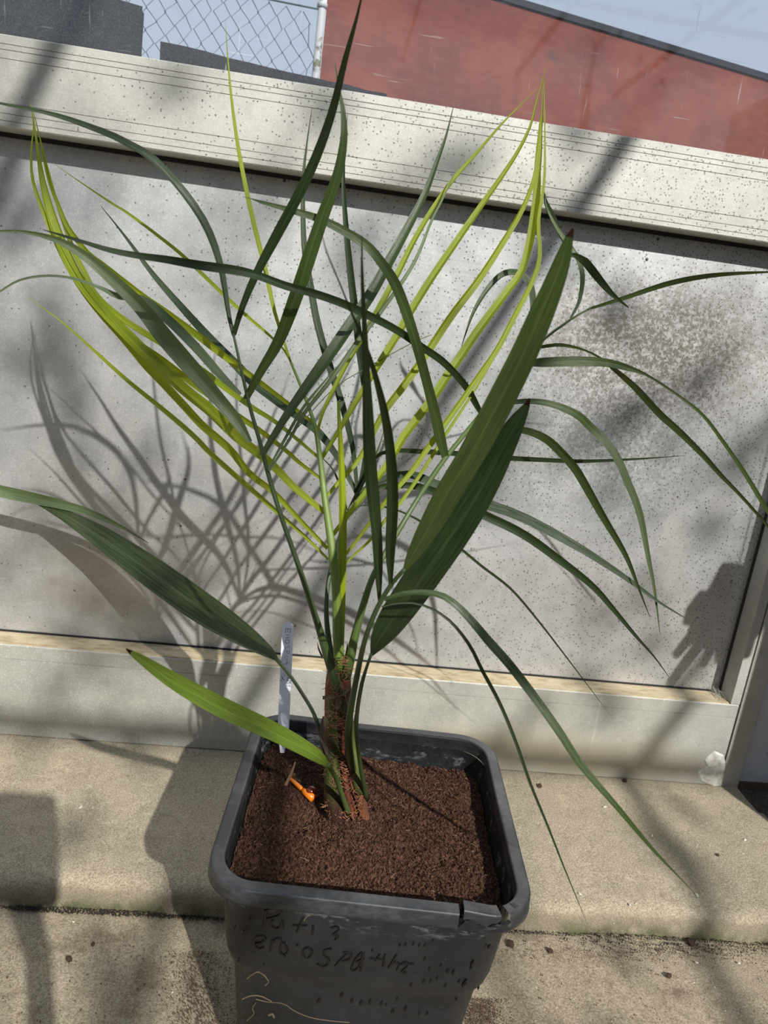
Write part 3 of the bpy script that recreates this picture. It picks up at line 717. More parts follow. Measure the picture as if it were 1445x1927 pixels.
def ls(pts, r=.00028): tube(bm, [lp(u*.0064, s) for u, s in pts], [r]*len(pts), 5)
s = .0075
ls([(.45, s), (-.35, s), (-.35, s+.005)]); ls([(.05, s), (.05, s+.004)]); ls([(.45, s), (.45, s+.005)])
s = .0145
ls([(.4, s), (-.3, s+.0004)]); ls([(.4, s+.003), (-.3, s+.0034)])
s = .020
ls([(.3, s), (-.2, s), (-.35, s+.002), (-.2, s+.004), (.3, s+.004), (.4, s+.002), (.3, s)])
s = .0265
ls([(.4, s+.003), (.45, s+.001), (.2, s), (-.05, s+.002), (-.3, s+.004), (-.4, s+.001)], .0002)
s = .032
ls([(.5, s), (-.5, s+.001)], .0002); ls([(.5, s), (.45, s+.003), (.1, s+.003), (0, s)], .0002)
s = .038
ls([(.3, s+.001), (-.1, s), (-.3, s+.002), (0, s+.004), (.3, s+.003)], .0002)
s = .045
ls([(.5, s), (-.4, s+.002)], .0002); ls([(.1, s-.002), (.1, s+.003)], .0002)
for k in range(22):
    u, q = U(-.75, .75), U(.052, .066); ls([(u, q), (u+U(-.2, .2), q+U(.0002, .0012))], .00032)
keep(mesh('handwriting', bm, simple('pencil_grey', (.10, .10, .12), .7)), lb)

# ------------------------------------------------------------------ leaf materials
def leafmat(name, ca, cb, trans, rough=.40, transl=None, spec=.5):
    a = M(name, rough, 0, spec); uv = a.t.nodes.new('ShaderNodeTexCoord').outputs['UV']
    x, y, z = a.xyz(uv)
    st = a.noise(1.0, 3, .6, a.map((16, 1.2, 1), co=uv)); st2 = a.noise(1.0, 2, .6, a.map((60, .6, 1), co=uv))
    col = a.mix(a.ramp(st, [(.35, 0.), (.65, 1.)]), ca, cb)
    mid = a.ramp(a.math('ABSOLUTE', a.math('SUBTRACT', x, .5)), [(.02, 1.), (.06, 0.)])
    col = a.mix(a.math('MULTIPLY', mid, .35), col, tuple(min(1, c*1.5+.02) for c in cb))
    col = a.mix(a.math('MULTIPLY', a.ramp(a.noise(22, 4, .6), [(.55, 0.), (.8, 1.)]), .3), col, tuple(c*.6 for c in ca))
    wf = spots(a, 420, .13, .25); col = a.mix(a.math('MULTIPLY', wf, .5), col, (.55, .58, .48))
    a.color(col); a.bump(a.math('ADD', st, st2), .35, .0008)
    tr = a.t.nodes.new('ShaderNodeBsdfTranslucent'); mx = a.t.nodes.new('ShaderNodeMixShader'); mx.inputs[0].default_value = trans
    tr.inputs[0].default_value = (*(transl or cb), 1)
    a.L(a.b.outputs[0], mx.inputs[1]); a.L(tr.outputs[0], mx.inputs[2]); a.L(mx.outputs[0], a.out.inputs[0]); return a.m
LIGHT = leafmat('young_leaf', (.17, .225, .006), (.27, .33, .012), .32, .42, (.40, .45, .006))
MIDG = leafmat('green_leaf', (.026, .046, .010), (.054, .082, .022), .15, .34, (.085, .135, .012), .5)
DARK = leafmat('dark_leaf', (.012, .026, .008), (.030, .052, .016), .12, .38, (.05, .09, .01), .4)
PALE = leafmat('pale_green_leaf', (.075, .115, .045), (.14, .19, .085), .18, .38, (.16, .22, .05), .6)
HLEAF = leafmat('pleated_leaf', (.022, .040, .010), (.066, .090, .030), .12, .36, (.07, .11, .015), .5)
LOWR = leafmat('lower_leaf', (.080, .135, .016), (.16, .235, .030), .2, .36, (.24, .33, .03), .5)
BROWN = simple('brown_leaf_tip', (.022, .009, .006), .9, 0, .1)
STEMG = leafmat('petiole_green', (.06, .105, .025), (.10, .155, .04), .05, .38)
STEML = leafmat('petiole_light', (.13, .20, .04), (.19, .27, .055), .08, .4)
STEMD = leafmat('petiole_dark', (.028, .050, .014), (.048, .08, .024), .03, .4)
SPEAR = leafmat('spear_leaf', (.19, .25, .006), (.29, .35, .010), .10, .36)

def uvmesh(name, verts, faces, uvs, mats, parent, matidx=None):
    me = bpy.data.meshes.new(name); me.from_pydata(verts, [], faces); me.update()
    l = me.uv_layers.new(name='UVMap')
    for lp_ in me.loops: l.data[lp_.index].uv = uvs[lp_.vertex_index]
    for p in me.polygons:
        p.use_smooth = True
        if matidx: p.material_index = matidx[p.index]
    o = link(name, me, mats); 
    if parent is not None: keep2(o, parent)
    return o
palm = empty('palm_plant'); 
def wloc(o):
    l = Vector(o.location); p = o.parent
    return l
def keep2(o, parent):
    o.parent = parent
    if parent.type == 'EMPTY': o.matrix_parent_inverse = Matrix.Translation(-Vector(parent.location))
    return o
def blade(parent, mat, pts, w=10, Y=(.6, .6), twist=0, fold=.25, nu=5, n=26, name='leaflet', pleat=0, tip=0, wig=0, phase=None):
    """pts: base to tip along the leaf as (px, py[, width px]); Y: depths spaced evenly from base to tip"""
    per = len(pts[0]) > 2
    pl = [p[:2] for p in pts]; L = [0]
    for a, b in zip(pl, pl[1:]): L.append(L[-1]+math.dist(a, b))
    data = []
    for (p, l) in zip(pts, L):
        t = l/L[-1]; s = t*(len(Y)-1); i = min(int(s), len(Y)-2); yy = Y[i]+(Y[i+1]-Y[i])*(s-i)
        # ease between depth stations
        if per: ww = p[2]
        else:
            ww = w*(.45+.55*min(1, t/.28)) * (1 if t < .4 else max(.05, 1-((t-.4)/.6)**1.7))
        data.append((p[0], p[1], yy*1000, ww))
    smp, _ = spline(data, n)
    P = [at(a, b, c/1000) for a, b, c, d in smp]; Wd = [max(.25, d) for *_, d in smp]
    vs = []; uvs = []; fs = []; mi = []
    tw = math.radians(twist) if not isinstance(twist, tuple) else None
    for i, p in enumerate(P):
        t = i/n
        T = (P[min(i+1, n)]-P[max(i-1, 0)]).normalized(); V = (p-EYE).normalized()
        sd = T.cross(V)
        if sd.length < .05: sd = T.cross(Vector((0, 0, 1)))
        sd.normalize()
        a = tw if tw is not None else math.radians(twist[0]+(twist[1]-twist[0])*t)
        nrm = T.cross(sd).normalized()
        s2 = sd*math.cos(a)+nrm*math.sin(a); n2 = T.cross(s2).normalized()
        if n2.dot(V) > 0: n2 = -n2
        depth = (p-EYE).dot(_f); hw = Wd[i]*depth/FPX/2/max(.45, math.cos(a))
        for k in range(nu):
            u = k/(nu-1); c = 2*u-1
            off = -fold*hw*(1-abs(c))
            if pleat: off += pleat*hw*(1 if k % 2 else -1)*(1-abs(c)**4)
            q = p+s2*(c*hw)+n2*off
            vs.append(q); uvs.append((u, t*6))
    for i in range(n):
        for k in range(nu-1):
            a = i*nu+k; fs.append((a, a+1, a+nu+1, a+nu)); mi.append(1 if tip and i/n >= 1-tip else 0)
    o = uvmesh(name, vs, fs, uvs, [mat, BROWN], parent, mi)
    return o
def stem(parent, mat, pts, Y, name='petiole', seg=10, n=24):
    """pts: (px, py, width px)"""
    L = [0]
    for a, b in zip(pts, pts[1:]): L.append(L[-1]+math.dist(a[:2], b[:2]))
    data = []
    for p, l in zip(pts, L):
        s = l/L[-1]*(len(Y)-1); i = min(int(s), len(Y)-2); data.append((p[0], p[1], (Y[i]+(Y[i+1]-Y[i])*(s-i))*1000, p[2]))
    smp, _ = spline(data, n)
    P = [at(a, b, c/1000) for a, b, c, d in smp]; vs = []; uvs = []; fs = []; prev = None
    for i, p in enumerate(P):
        T = (P[min(i+1, n)]-P[max(i-1, 0)]).normalized()
        a = prev or Vector((1, 0, 0)); N_ = (a-T*a.dot(T)).normalized(); prev = N_; B_ = T.cross(N_)
        r = smp[i][3]*(p-EYE).dot(_f)/FPX/2
        for k in range(seg):
            q = 2*math.pi*k/seg; rr = r*(1-.22*max(0, math.sin(q*1))**6)
            vs.append(p+(N_*math.cos(q)+B_*math.sin(q))*rr); uvs.append((k/seg, i/n*5))
    for i in range(n):
        for k in range(seg): fs.append((i*seg+k, i*seg+(k+1) % seg, (i+1)*seg+(k+1) % seg, (i+1)*seg+k))
    fs.append(tuple(range(seg))[::-1]); fs.append(tuple(n*seg+k for k in range(seg)))
    return uvmesh(name, vs, fs, uvs, [mat], parent)

TB = atz(652, 1518, .256); YT = TB.y
palm.location = TB
tag(palm, 'young feather palm with narrow arching green leaflets growing in the square pot', 'palm')
# ------------------------------------------------------------------ trunk
tm = M('trunk_fibre', .85); q = tm.noise(150, 5, .7, tm.map((1, 1, .25)))
tm.color(tm.ramp(q, [(.3, (.05, .016, .008)), (.5, (.17, .055, .022)), (.7, (.26, .13, .05))])).bump(q, .8, .003)
trunk = stem(palm, tm.m, [(650, 1545, 74), (648, 1500, 68), (640, 1440, 52), (636, 1370, 50), (636, 1310, 50), (637, 1265, 44), (638, 1238, 26)], (YT, YT+.012), 'trunk', 18, 30)
SH1 = M('sheath_green', .5); _z = SH1.xyz()[2]; _n = SH1.noise(130, 4, .7, SH1.map((1, 1, .15)))
SH1.color(SH1.mix(SH1.ramp(SH1.math('ADD', _z, SH1.math('MULTIPLY', _n, .03)), [(.282, 0.), (.325, 1.)]), (.035, .014, .010), SH1.ramp(_n, [(.35, (.045, .065, .012)), (.65, (.11, .13, .035))]))).bump(_n, .4, .001); SH1 = SH1.m
SH2 = M('sheath_orange', .6); SH2.color(SH2.ramp(SH2.noise(60, 4, .6, SH2.map((1, 1, .2))), [(.3, (.07, .018, .01)), (.7, (.27, .065, .02))])); SH2 = SH2.m
f1 = YT-.015
stem(trunk, SH1, [(634, 1560, 42), (628, 1490, 36), (624, 1440, 28), (622, 1412, 16)], (f1, f1-.002), 'leaf_sheath')
stem(trunk, SH1, [(678, 1490, 22), (668, 1440, 26), (660, 1395, 22), (657, 1350, 15)], (f1-.002, f1-.004), 'leaf_sheath')
stem(trunk, SH1, [(634, 1430, 16), (627, 1390, 18), (625, 1350, 18), (625, 1310, 16)], (f1+.001, f1+.002), 'leaf_sheath')
stem(trunk, SH2, [(672, 1560, 12), (655, 1500, 12), (648, 1460, 12), (645, 1420, 8), (647, 1370, 5), (650, 1310, 5)], (f1-.004, f1-.001), 'leaf_sheath')
stem(trunk, tm.m, [(690, 1560, 16), (678, 1500, 22), (664, 1465, 22), (655, 1440, 10)], (f1-.001, f1+.002), 'leaf_sheath')
stem(trunk, SH2, [(646, 1250, 5), (651, 1235, 5), (654, 1212, 2)], (YT-.006, YT-.004), 'leaf_sheath')
stem(trunk, SH2, [(606, 1235, 4), (600, 1222, 3), (597, 1208, 1)], (YT-.006, YT-.004), 'leaf_sheath')
blade(trunk, FIB, [(612, 1349, 10), (607, 1375, 13), (611, 1400, 10), (616, 1420, 5)], Y=(f1-.006, f1-.006), name='dry_sheath_scrap', fold=.6, n=10)
blade(trunk, FIB, [(607, 1313, 7), (625, 1313, 4), (645, 1307, 4), (656, 1297, 5)], Y=(f1-.012, f1-.012), name='dry_sheath_scrap', fold=.3, n=10)
blade(trunk, FIB, [(640, 1308, 3), (637, 1322, 12), (634, 1334, 6)], Y=(f1-.012, f1-.012), name='dry_sheath_scrap', fold=.5, n=8)
bm = bmesh.new()
for k in range(520):
    py = U(1235, 1540); cx = 648 if py > 1480 else 640-(1480-py)*.012; hw = (44 if py > 1480 else 34 if py > 1430 else 27)
    px = cx+U(-hw, hw)*.8; a = U(-1.2, 1.2)+(math.pi if random.random() < .5 else 0); l = U(4, 14)
    e = lambda x: f1-.010+.010*((x-cx)/hw)**2
    p0, p1 = (px, py), (px+math.cos(a)*l, py+math.sin(a)*l*.8); mdp = ((p0[0]+p1[0])/2+U(-3, 3), (p0[1]+p1[1])/2+U(-4, 4))
    tube(bm, [at(*p0, e(p0[0])), at(*mdp, e(mdp[0])-.003), at(*p1, e(p1[0])-U(0, .004))], [.0003, .00035, .0002], 4, cap=False)
FB2 = M('fibre_tan', .85); FB2.color(FB2.ramp(FB2.noise(40, 2), [(.4, (.10, .03, .015)), (.6, (.33, .17, .085))]))
tag(keep2(mesh('trunk_fibres', bm, FB2.m), trunk), kind='stuff')

# ------------------------------------------------------------------ fronds
def frond(mat, pts, Y): return stem(palm, mat, pts, Y, 'frond_stem', 10, 40)
# A: leans left and towards the camera
A = frond(STEMD, [(650, 1345, 22), (634, 1290, 20), (618, 1240, 17), (590, 1150, 12), (560, 1060, 10), (530, 975, 9), (507, 900, 9), (490, 835, 8), (470, 765, 7), (456, 705, 6), (445, 655, 5), (439, 628, 5)], (f1-.004, .625, .64, .65))
a = lambda *k, **q: blade(A, *k, **q)
a(DARK, [(439, 630), (430, 590), (415, 500), (388, 425), (345, 360), (290, 300), (245, 272), (200, 250), (100, 215), (0, 195), (-60, 180)], w=15, Y=(.65, .69, .68, .65), twist=35)
a(DARK, [(440, 630), (455, 580), (480, 520), (522, 440), (560, 370), (595, 295), (625, 210), (650, 110), (672, 30), (690, -50)], w=19, Y=(.65, .63, .60, .55, .50), twist=-20, phase=1)
a(MIDG, [(462, 752), (490, 700), (525, 640), (556, 560), (583, 480), (607, 408), (635, 329), (647, 260), (645, 205), (637, 166), (630, 115)], w=26, Y=(.645, .635, .625, .62), twist=15, fold=.35, n=40)
a(PALE, [(471, 832, 8), (445, 792, 22), (410, 750, 26), (362, 695, 32), (310, 635, 33), (262, 575, 28), (205, 520, 22), (160, 482, 18), (110, 453, 12), (50, 437, 6), (0, 435, 4), (-40, 438, 2)], Y=(.64, .655, .665, .66), twist=-18, fold=.3, nu=9, pleat=.06, n=40)
a(PALE, [(453, 742, 6), (415, 706, 15), (370, 655, 18), (320, 605, 18), (270, 565, 16), (221, 557, 11), (190, 542, 7), (138, 524, 5), (87, 519, 4.5), (35, 528, 4), (-10, 555, 3)], Y=(.645, .665, .67, .67), twist=15, n=40)
a(MIDG, [(492, 858), (538, 783), (573, 732), (621, 665), (660, 608), (694, 559), (729, 497), (763, 435), (798, 367), (822, 304), (839, 256), (853, 201)], w=22, Y=(.637, .66, .70, .74), twist=-25, n=40)
a(PALE, [(506, 887), (545, 826), (573, 777), (625, 711), (673, 642), (711, 594), (763, 521), (788, 476), (812, 415), (833, 374), (857, 322), (878, 280)], w=9, Y=(.635, .665, .71, .75), twist=20, n=40)
a(PALE, [(504, 884), (535, 828), (570, 768), (612, 716), (650, 672)], w=6, Y=(.635, .66, .68), twist=20)
# B: the bright young frond in the middle
Bf = frond(STEML, [(640, 1262, 20), (636, 1200, 20), (633, 1120, 17), (628, 1060, 16), (618, 985, 14), (609, 920, 12), (602, 860, 10), (592, 800, 8), (572, 742, 6), (548, 683, 5)], (YT, .64, .67, .70))
b = lambda *k, **q: blade(Bf, *k, **dict(dict(fold=.55), **q))
b(LIGHT, [(548, 685), (530, 630), (515, 580), (500, 510), (480, 430), (462, 350), (447, 270), (435, 180), (428, 100), (424, 40)], w=9, Y=(.70, .72, .76), twist=20)
TL = [(104, 400), (82, 330), (68, 262), (58, 196)]
b(LIGHT, [(618, 1053), (573, 1009), (514, 957), (459, 909), (400, 857), (363, 819), (311, 774), (242, 718), (173, 656), (114, 604), (52, 559)], w=10, Y=(.655, .72, .78, .82), twist=30, n=36)
b(LIGHT, [(616, 1032), (566, 981), (514, 926), (469, 891), (432, 845), (381, 801), (346, 763), (304, 718), (272, 685), (235, 640), (190, 590), (155, 545), (125, 495), (95, 432), (72, 374), (60, 330), (59, 280), (63, 235), (57, 194)], w=15, Y=(.655, .70, .75, .79, .82), twist=-30, n=50)
b(LIGHT, [(611, 964), (556, 919), (505, 868), (446, 822), (398, 774), (346, 732), (294, 684), (250, 640), (210, 600), (173, 560), (140, 515), (114, 462), (92, 400), (78, 335), (68, 262), (58, 196)], w=22, Y=(.66, .70, .75, .79, .82), twist=20, n=50, nu=7, pleat=.05)
b(LIGHT, [(603, 900), (566, 873), (538, 848), (486, 808), (445, 781), (400, 748), (350, 712), (300, 674), (250, 640), (212, 603), (178, 560), (148, 515), (120, 455), (100, 400), (82, 336), (70, 265), (59, 198)], w=13, Y=(.665, .71, .76, .80, .82), twist=-20, n=50)
b(LIGHT, [(600, 862), (556, 824), (514, 791), (469, 763), (408, 718), (350, 675), (298, 642), (242, 608), (201, 576), (176, 548), (163, 520), (142, 480), (128, 442), (114, 402), (98, 350), (80, 280), (60, 200)], w=12, Y=(.675, .71, .76, .80, .82), twist=30, n=50)
b(LIGHT, [(590, 796), (552, 767), (511, 736), (483, 715), (435, 680), (398, 652), (363, 625), (311, 587), (270, 559), (235, 532), (195, 500), (166, 478), (145, 452), (126, 425), (107, 380), (90, 332), (74, 255), (60, 200)], w=13, Y=(.685, .71, .76, .80, .82), twist=-15, n=50)
b(LIGHT, [(552, 690), (533, 657), (500, 625), (459, 590), (415, 549), (346, 483), (294, 441), (239, 400), (208, 381), (156, 346), (121, 322), (93, 301)], w=7, Y=(.70, .74, .78), twist=20, n=36)
TR = [(1023, 142)]
b(LIGHT, [(606, 862), (639, 808), (684, 732), (701, 704), (746, 632), (774, 583), (815, 518), (860, 452), (900, 394), (945, 330), (973, 287), (997, 239), (1010, 190), (1027, 128)], w=14, Y=(.675, .71, .75, .78), twist=-25, n=44)
b(LIGHT, [(613, 936), (639, 905), (677, 862), (722, 777), (763, 722), (805, 662), (850, 594), (900, 528), (943, 462), (980, 400), (1002, 346), (1011, 301), (1018, 242), (1022, 150)], w=14, Y=(.66, .71, .75, .78), twist=25, n=44)
b(LIGHT, [(624, 1010), (653, 971), (694, 919), (735, 865), (760, 820), (808, 757), (850, 694), (899, 622), (949, 554), (982, 508), (996, 450), (1003, 400), (1016, 300), (1019, 220), (1023, 145)], w=16, Y=(.655, .70, .75, .78), twist=-20, n=46)
b(LIGHT, [(631, 1060), (656, 1037), (698, 981), (732, 936), (774, 888), (808, 839), (850, 781), (899, 711), (936, 657), (970, 592), (1003, 527), (1016, 480), (1013, 415), (1024, 340), (1025, 242), (1023, 145)], w=11, Y=(.652, .70, .75, .78), twist=25, n=46)
b(LIGHT, [(636, 1076), (660, 1050), (700, 1013), (720, 985), (750, 950), (780, 909), (812, 860), (850, 800), (905, 716), (960, 620)], w=7, Y=(.65, .70, .75), twist=25, n=36)
b(LIGHT, [(595, 823), (608, 774), (635, 718), (656, 677), (677, 642), (711, 583), (746, 518), (790, 432), (846, 346), (900, 284), (945, 232), (983, 194), (1012, 165)], w=11, Y=(.68, .71, .75, .78), twist=-30, n=44)
b(LIGHT, [(1019, 220, 6), (1012, 300, 11), (1010, 360, 14), (1003, 430, 12), (997, 470, 7), (986, 510, 3)], Y=(.78, .79), twist=10, name='leaflet')
stem(Bf, STEMG, [(560, 805, 1.6), (627, 732, 1.6), (687, 694, 1.6), (774, 646, 1.6), (812, 630, 1.2)], (.69, .70, .71), 'leaf_thread', 4, 12)
# C: unopened spear
blade(palm, SPEAR, [(637, 1245, 17), (640, 1180, 17), (643, 1080, 16), (645, 1000, 15), (644, 920, 13), (641, 840, 10), (638, 790, 7), (636, 755, 4), (632, 735, 1.5)], Y=(YT-.004, YT-.01, YT-.01), fold=-.7, name='spear_leaf', tip=.07, twist=0)
# D: dark frond at the back
D = frond(STEMD, [(626, 1250, 14), (618, 1200, 11), (614, 1150, 9), (617, 1100, 8), (626, 1060, 10), (640, 1010, 8), (655, 965, 7), (672, 926, 6)], (YT+.006, .68, .71, .74))
d = lambda *k, **q: blade(D, *k, **q)
d(DARK, [(671, 928), (670, 898), (664, 845), (656, 808), (642, 756), (625, 704), (608, 649), (594, 594), (583, 531), (573, 469), (570, 398), (571, 329), (578, 265), (587, 204)], w=14, Y=(.74, .77, .80), twist=25, n=40)
d(DARK, [(672, 928), (684, 880), (691, 820), (689, 740), (680, 680), (673, 625), (663, 545), (654, 462), (648, 385), (646, 329), (650, 260), (654, 214)], w=15, Y=(.74, .77, .79), twist=-25, n=40)
d(DARK, [(671, 928), (650, 887), (625, 845), (594, 808), (560, 782), (480, 722), (440, 682), (398, 640), (346, 583), (287, 515), (249, 463), (220, 425), (190, 388)], w=18, Y=(.74, .78, .82, .85), twist=20, n=44)
d(DARK, [(672, 922), (688, 888), (710, 857), (746, 848), (798, 850), (853, 853), (907, 859), (1011, 865), (1094, 868), (1177, 865), (1240, 861), (1291, 857)], w=10, Y=(.74, .76, .80, .84), twist=35, n=40)
d(DARK, [(671, 930), (700, 912), (730, 898), (774, 893), (815, 909), (860, 926), (907, 946), (960, 964), (1011, 987), (1094, 1033), (1177, 1087), (1240, 1133), (1298, 1168)], w=19, Y=(.74, .75, .735, .72), twist=-20, n=40, tip=.02)
d(DARK, [(668, 940), (690, 925), (720, 916), (760, 913), (800, 919), (850, 940), (899, 964), (982, 1004), (1053, 1054), (1115, 1103), (1156, 1149), (1198, 1199), (1231, 1236), (1260, 1276)], w=17, Y=(.73, .745, .735, .72), twist=20, n=40)
d(DARK, [(664, 955), (690, 951), (730, 955), (775, 972), (820, 1000), (862, 1029), (907, 1066), (961, 1108), (1011, 1166), (1053, 1220), (1094, 1274), (1150, 1348)], w=5, Y=(.72, .76, .80, .84), twist=10, n=36)
d(DARK, [(655, 965), (640, 915), (625, 882), (604, 860), (590, 850)], w=4, Y=(.73, .74, .75), twist=10)
d(MIDG, [(660, 950), (680, 915), (700, 872), (715, 835), (722, 810)], w=6, Y=(.73, .74, .75), twist=10)
d(DARK, [(632, 1050), (634, 1030), (645, 990), (652, 965)], w=9, Y=(.69, .72), twist=10)
# E: light stemmed frond going right
E_ = frond(STEMG, [(652, 1275, 17), (660, 1236, 18), (668, 1196, 16), (687, 1127, 13), (706, 1075, 11), (746, 1005, 10), (781, 947, 9), (810, 902, 10), (838, 862, 9), (870, 822, 9), (912, 770, 8), (950, 720, 7), (990, 675, 6), (1025, 637, 5), (1053, 616, 5), (1085, 594, 4), (1111, 580, 4)], (YT-.006, .64, .67, .72, .78, .84))
e = lambda *k, **q: blade(E_, *k, **q)
e(MIDG, [(1109, 581), (1177, 560), (1260, 533), (1343, 518), (1445, 512), (1500, 512)], w=10, Y=(.84, .83, .81), twist=35, n=30)
e(PALE, [(1073, 600), (1090, 566), (1096, 520), (1086, 484), (1064, 452), (1040, 415), (1026, 380), (1030, 360)], w=9, Y=(.82, .84, .84), twist=15, n=30)
e(DARK, [(1062, 460, 3), (1050, 430, 9), (1038, 405, 11), (1027, 380, 7), (1024, 362, 2)], Y=(.845, .84), twist=15, n=14)
e(DARK, [(990, 676, 5), (1000, 620, 9), (1025, 540, 9), (1052, 492, 6), (1073, 479, 7), (1092, 486, 12), (1105, 497, 15), (1127, 525, 14), (1152, 554, 9), (1183, 579, 2)], Y=(.78, .80, .81, .81), twist=15, n=34)
e(MIDG, [(1000, 668), (1001, 620), (1003, 566), (995, 530), (974, 513), (945, 516), (916, 545), (891, 587), (876, 628), (867, 657)], w=12, Y=(.785, .80, .78), twist=20, n=34)
e(MIDG, [(988, 684, 10), (1020, 682, 17), (1080, 680, 19), (1136, 682, 16), (1177, 691, 12), (1219, 707, 5), (1277, 745, 5), (1323, 782, 6), (1364, 836, 7), (1406, 898, 8), (1445, 962, 8), (1480, 1010, 6)], Y=(.78, .82, .84, .84), twist=-10, n=44, nu=7)
e(MIDG, [(1017, 653, 6), (1053, 649, 7), (1094, 657, 4), (1127, 672, 4), (1156, 695, 8), (1198, 732, 12), (1240, 778, 13), (1281, 815, 12), (1323, 857, 10), (1356, 894, 8), (1393, 932, 6), (1445, 990, 5), (1480, 1030, 3)], Y=(.80, .83, .85, .84), twist=25, n=44)
e(MIDG, [(925, 758), (953, 758), (990, 755), (1032, 759), (1082, 778), (1115, 807), (1144, 836), (1165, 869), (1181, 907), (1198, 948), (1208, 985), (1219, 1045), (1231, 1108), (1242, 1195)], w=15, Y=(.745, .77, .75, .72), twist=-25, n=40)
e(MIDG, [(893, 800), (932, 809), (982, 809), (1024, 824), (1053, 849), (1082, 882), (1102, 915), (1136, 975), (1177, 1045), (1202, 1108), (1223, 1162)], w=16, Y=(.73, .755, .74, .71), twist=25, n=40)
e(MIDG, [(838, 860, 14), (828, 822, 20), (819, 781, 20), (801, 711, 18), (784, 649, 19), (763, 583, 20), (744, 535, 20), (722, 500, 18), (690, 462, 17), (642, 432, 16), (601, 412, 14), (559, 399, 12), (520, 388, 8), (487, 379, 5), (480, 376, 2), (457, 370, .6)], Y=(.69, .66, .645, .64), twist=15, fold=.4, n=50)
e(DARK, [(905, 778, 8), (893, 756, 12), (880, 732, 13), (855, 702, 13), (829, 677, 14), (798, 656, 14), (746, 621, 14), (694, 594, 15), (642, 570, 15), (590, 552, 15), (538, 538, 15), (486, 519, 15), (445, 509, 17), (381, 500, 17), (311, 488, 14), (260, 481, 12), (208, 471, 10), (156, 455, 7), (107, 440, 4), (80, 432, 1)], Y=(.735, .655, .605, .60, .60), twist=(-25, 25), fold=.35, n=56)
# F: big dark frond nearest the camera
F = frond(STEMD, [(664, 1450, 14), (656, 1400, 15), (658, 1348, 13), (673, 1265, 11), (687, 1203, 10), (708, 1148, 10), (734, 1103, 9), (762, 1070, 8)], (f1-.006, .55, .52, .50))
f = lambda *k, **q: blade(F, *k, **q)
f(MIDG, [(762, 1072, 8), (780, 1040, 26), (812, 985, 42), (845, 925, 48), (880, 868, 50), (918, 800, 52), (952, 735, 52), (985, 668, 50), (1015, 600, 47), (1040, 540, 40), (1058, 490, 31), (1070, 450, 17), (1078, 430, 5)], Y=(.50, .47, .44, .42), twist=24, fold=.12, nu=15, pleat=.035, n=40, tip=.03)
f(DARK, [(714, 1130, 6), (712, 1060, 17), (708, 990, 20), (702, 930, 24), (697, 880, 24), (693, 800, 22), (690, 720, 16), (687, 640, 11), (683, 560, 8), (681, 500, 5), (681, 443, 1)], Y=(.52, .47, .42, .38), twist=30, fold=.5, n=36)
f(DARK, [(735, 1104, 6), (734, 1040, 18), (738, 965, 22), (738, 900, 21), (732, 830, 18), (722, 770, 15), (707, 710, 11), (693, 665, 8), (680, 630, 6), (660, 585, 4), (640, 535, 3), (615, 475, 2.5), (603, 430, 1)], Y=(.505, .46, .42, .38), twist=-28, fold=.5, n=36)
f(MIDG, [(723, 1128), (763, 1116), (815, 1116), (848, 1130), (882, 1162), (920, 1207), (960, 1252), (1011, 1319), (1053, 1378), (1094, 1440), (1164, 1522), (1221, 1590), (1258, 1630), (1289, 1662), (1311, 1686)], w=17, Y=(.51, .49, .46, .44, .43), twist=-28, n=44)
f(DARK, [(718, 1142), (746, 1135), (781, 1135), (815, 1147), (850, 1172), (884, 1215), (907, 1261), (940, 1323), (970, 1395), (998, 1475), (1032, 1558), (1062, 1634), (1107, 1743)], w=7, Y=(.51, .49, .47, .46), twist=15, n=40)
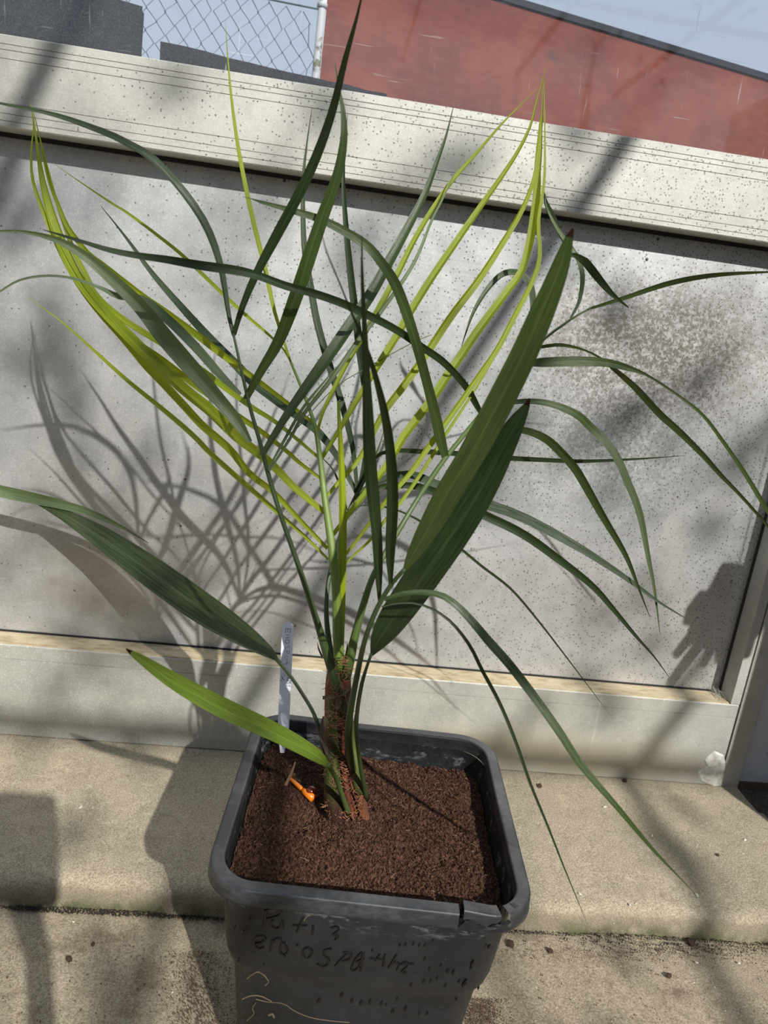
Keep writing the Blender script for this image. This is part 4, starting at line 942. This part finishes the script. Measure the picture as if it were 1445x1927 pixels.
# simple juvenile leaves
def single(mat, smat, spts, sY, **q):
    s = stem(palm, smat, spts, sY, 'leaf_stalk', 8, 20); return s
s1 = single(DARK, STEMD, [(690, 1505, 9), (678, 1440, 8), (671, 1380, 8), (672, 1340, 8), (680, 1290, 8), (690, 1255, 6), (699, 1230, 6)], (f1, .57, .55))
blade(s1, DARK, [(699, 1233, 5), (712, 1205, 34), (736, 1168, 54), (770, 1120, 62), (808, 1065, 66), (850, 1005, 66), (888, 945, 64), (920, 890, 57), (948, 838, 46), (972, 795, 32), (990, 765, 14), (996, 750, 4)], Y=(.55, .52, .50, .49), twist=-18, fold=.18, nu=17, pleat=.05, n=40, name='leaf_blade', tip=.03)
s2 = single(DARK, STEMD, [(628, 1480, 7), (612, 1420, 7), (600, 1370, 7), (588, 1338, 7), (571, 1309, 7), (547, 1273, 7), (520, 1240, 8)], (f1-.002, .64, .73))
blade(s2, HLEAF, [(520, 1240, 8), (497, 1222, 26), (450, 1190, 44), (392, 1152, 56), (325, 1105, 58), (255, 1055, 52), (190, 1010, 40), (135, 977, 26), (95, 958, 12), (65, 946, 1)], Y=(.73, .90, .99, 1.02), twist=(15, 5), fold=.2, nu=19, pleat=.11, n=44, name='leaf_blade')
blade(s2, PALE, [(280, 1022, 1), (225, 990, 7), (170, 965, 13), (110, 948, 18), (50, 935, 22), (0, 924, 22), (-50, 908, 16), (-110, 880, 4)], Y=(.985, 1.01, 1.02, 1.02), name='leaf_blade_fold', twist=-10, n=24)
s3 = single(LOWR, STEMG, [(655, 1530, 11), (645, 1500, 10), (632, 1465, 9), (617, 1438, 9)], (f1-.004, .575))
blade(s3, LOWR, [(617, 1440, 8), (600, 1424, 22), (560, 1400, 30), (510, 1374, 34), (460, 1351, 36), (400, 1322, 36), (345, 1292, 32), (300, 1264, 25), (262, 1238, 15), (245, 1227, 8), (237, 1221, 2)], Y=(.575, .53, .48, .45), twist=22, fold=.3, nu=13, pleat=.04, n=36, name='leaf_blade', tip=.04)
# dark withered stub between the stems
stem(trunk, simple('withered_sheath', (.05, .03, .015), .8), [(676, 1470, 9), (669, 1410, 6), (667, 1370, 4), (668, 1345, 2)], (f1, f1), 'dead_stalk', 6, 10)
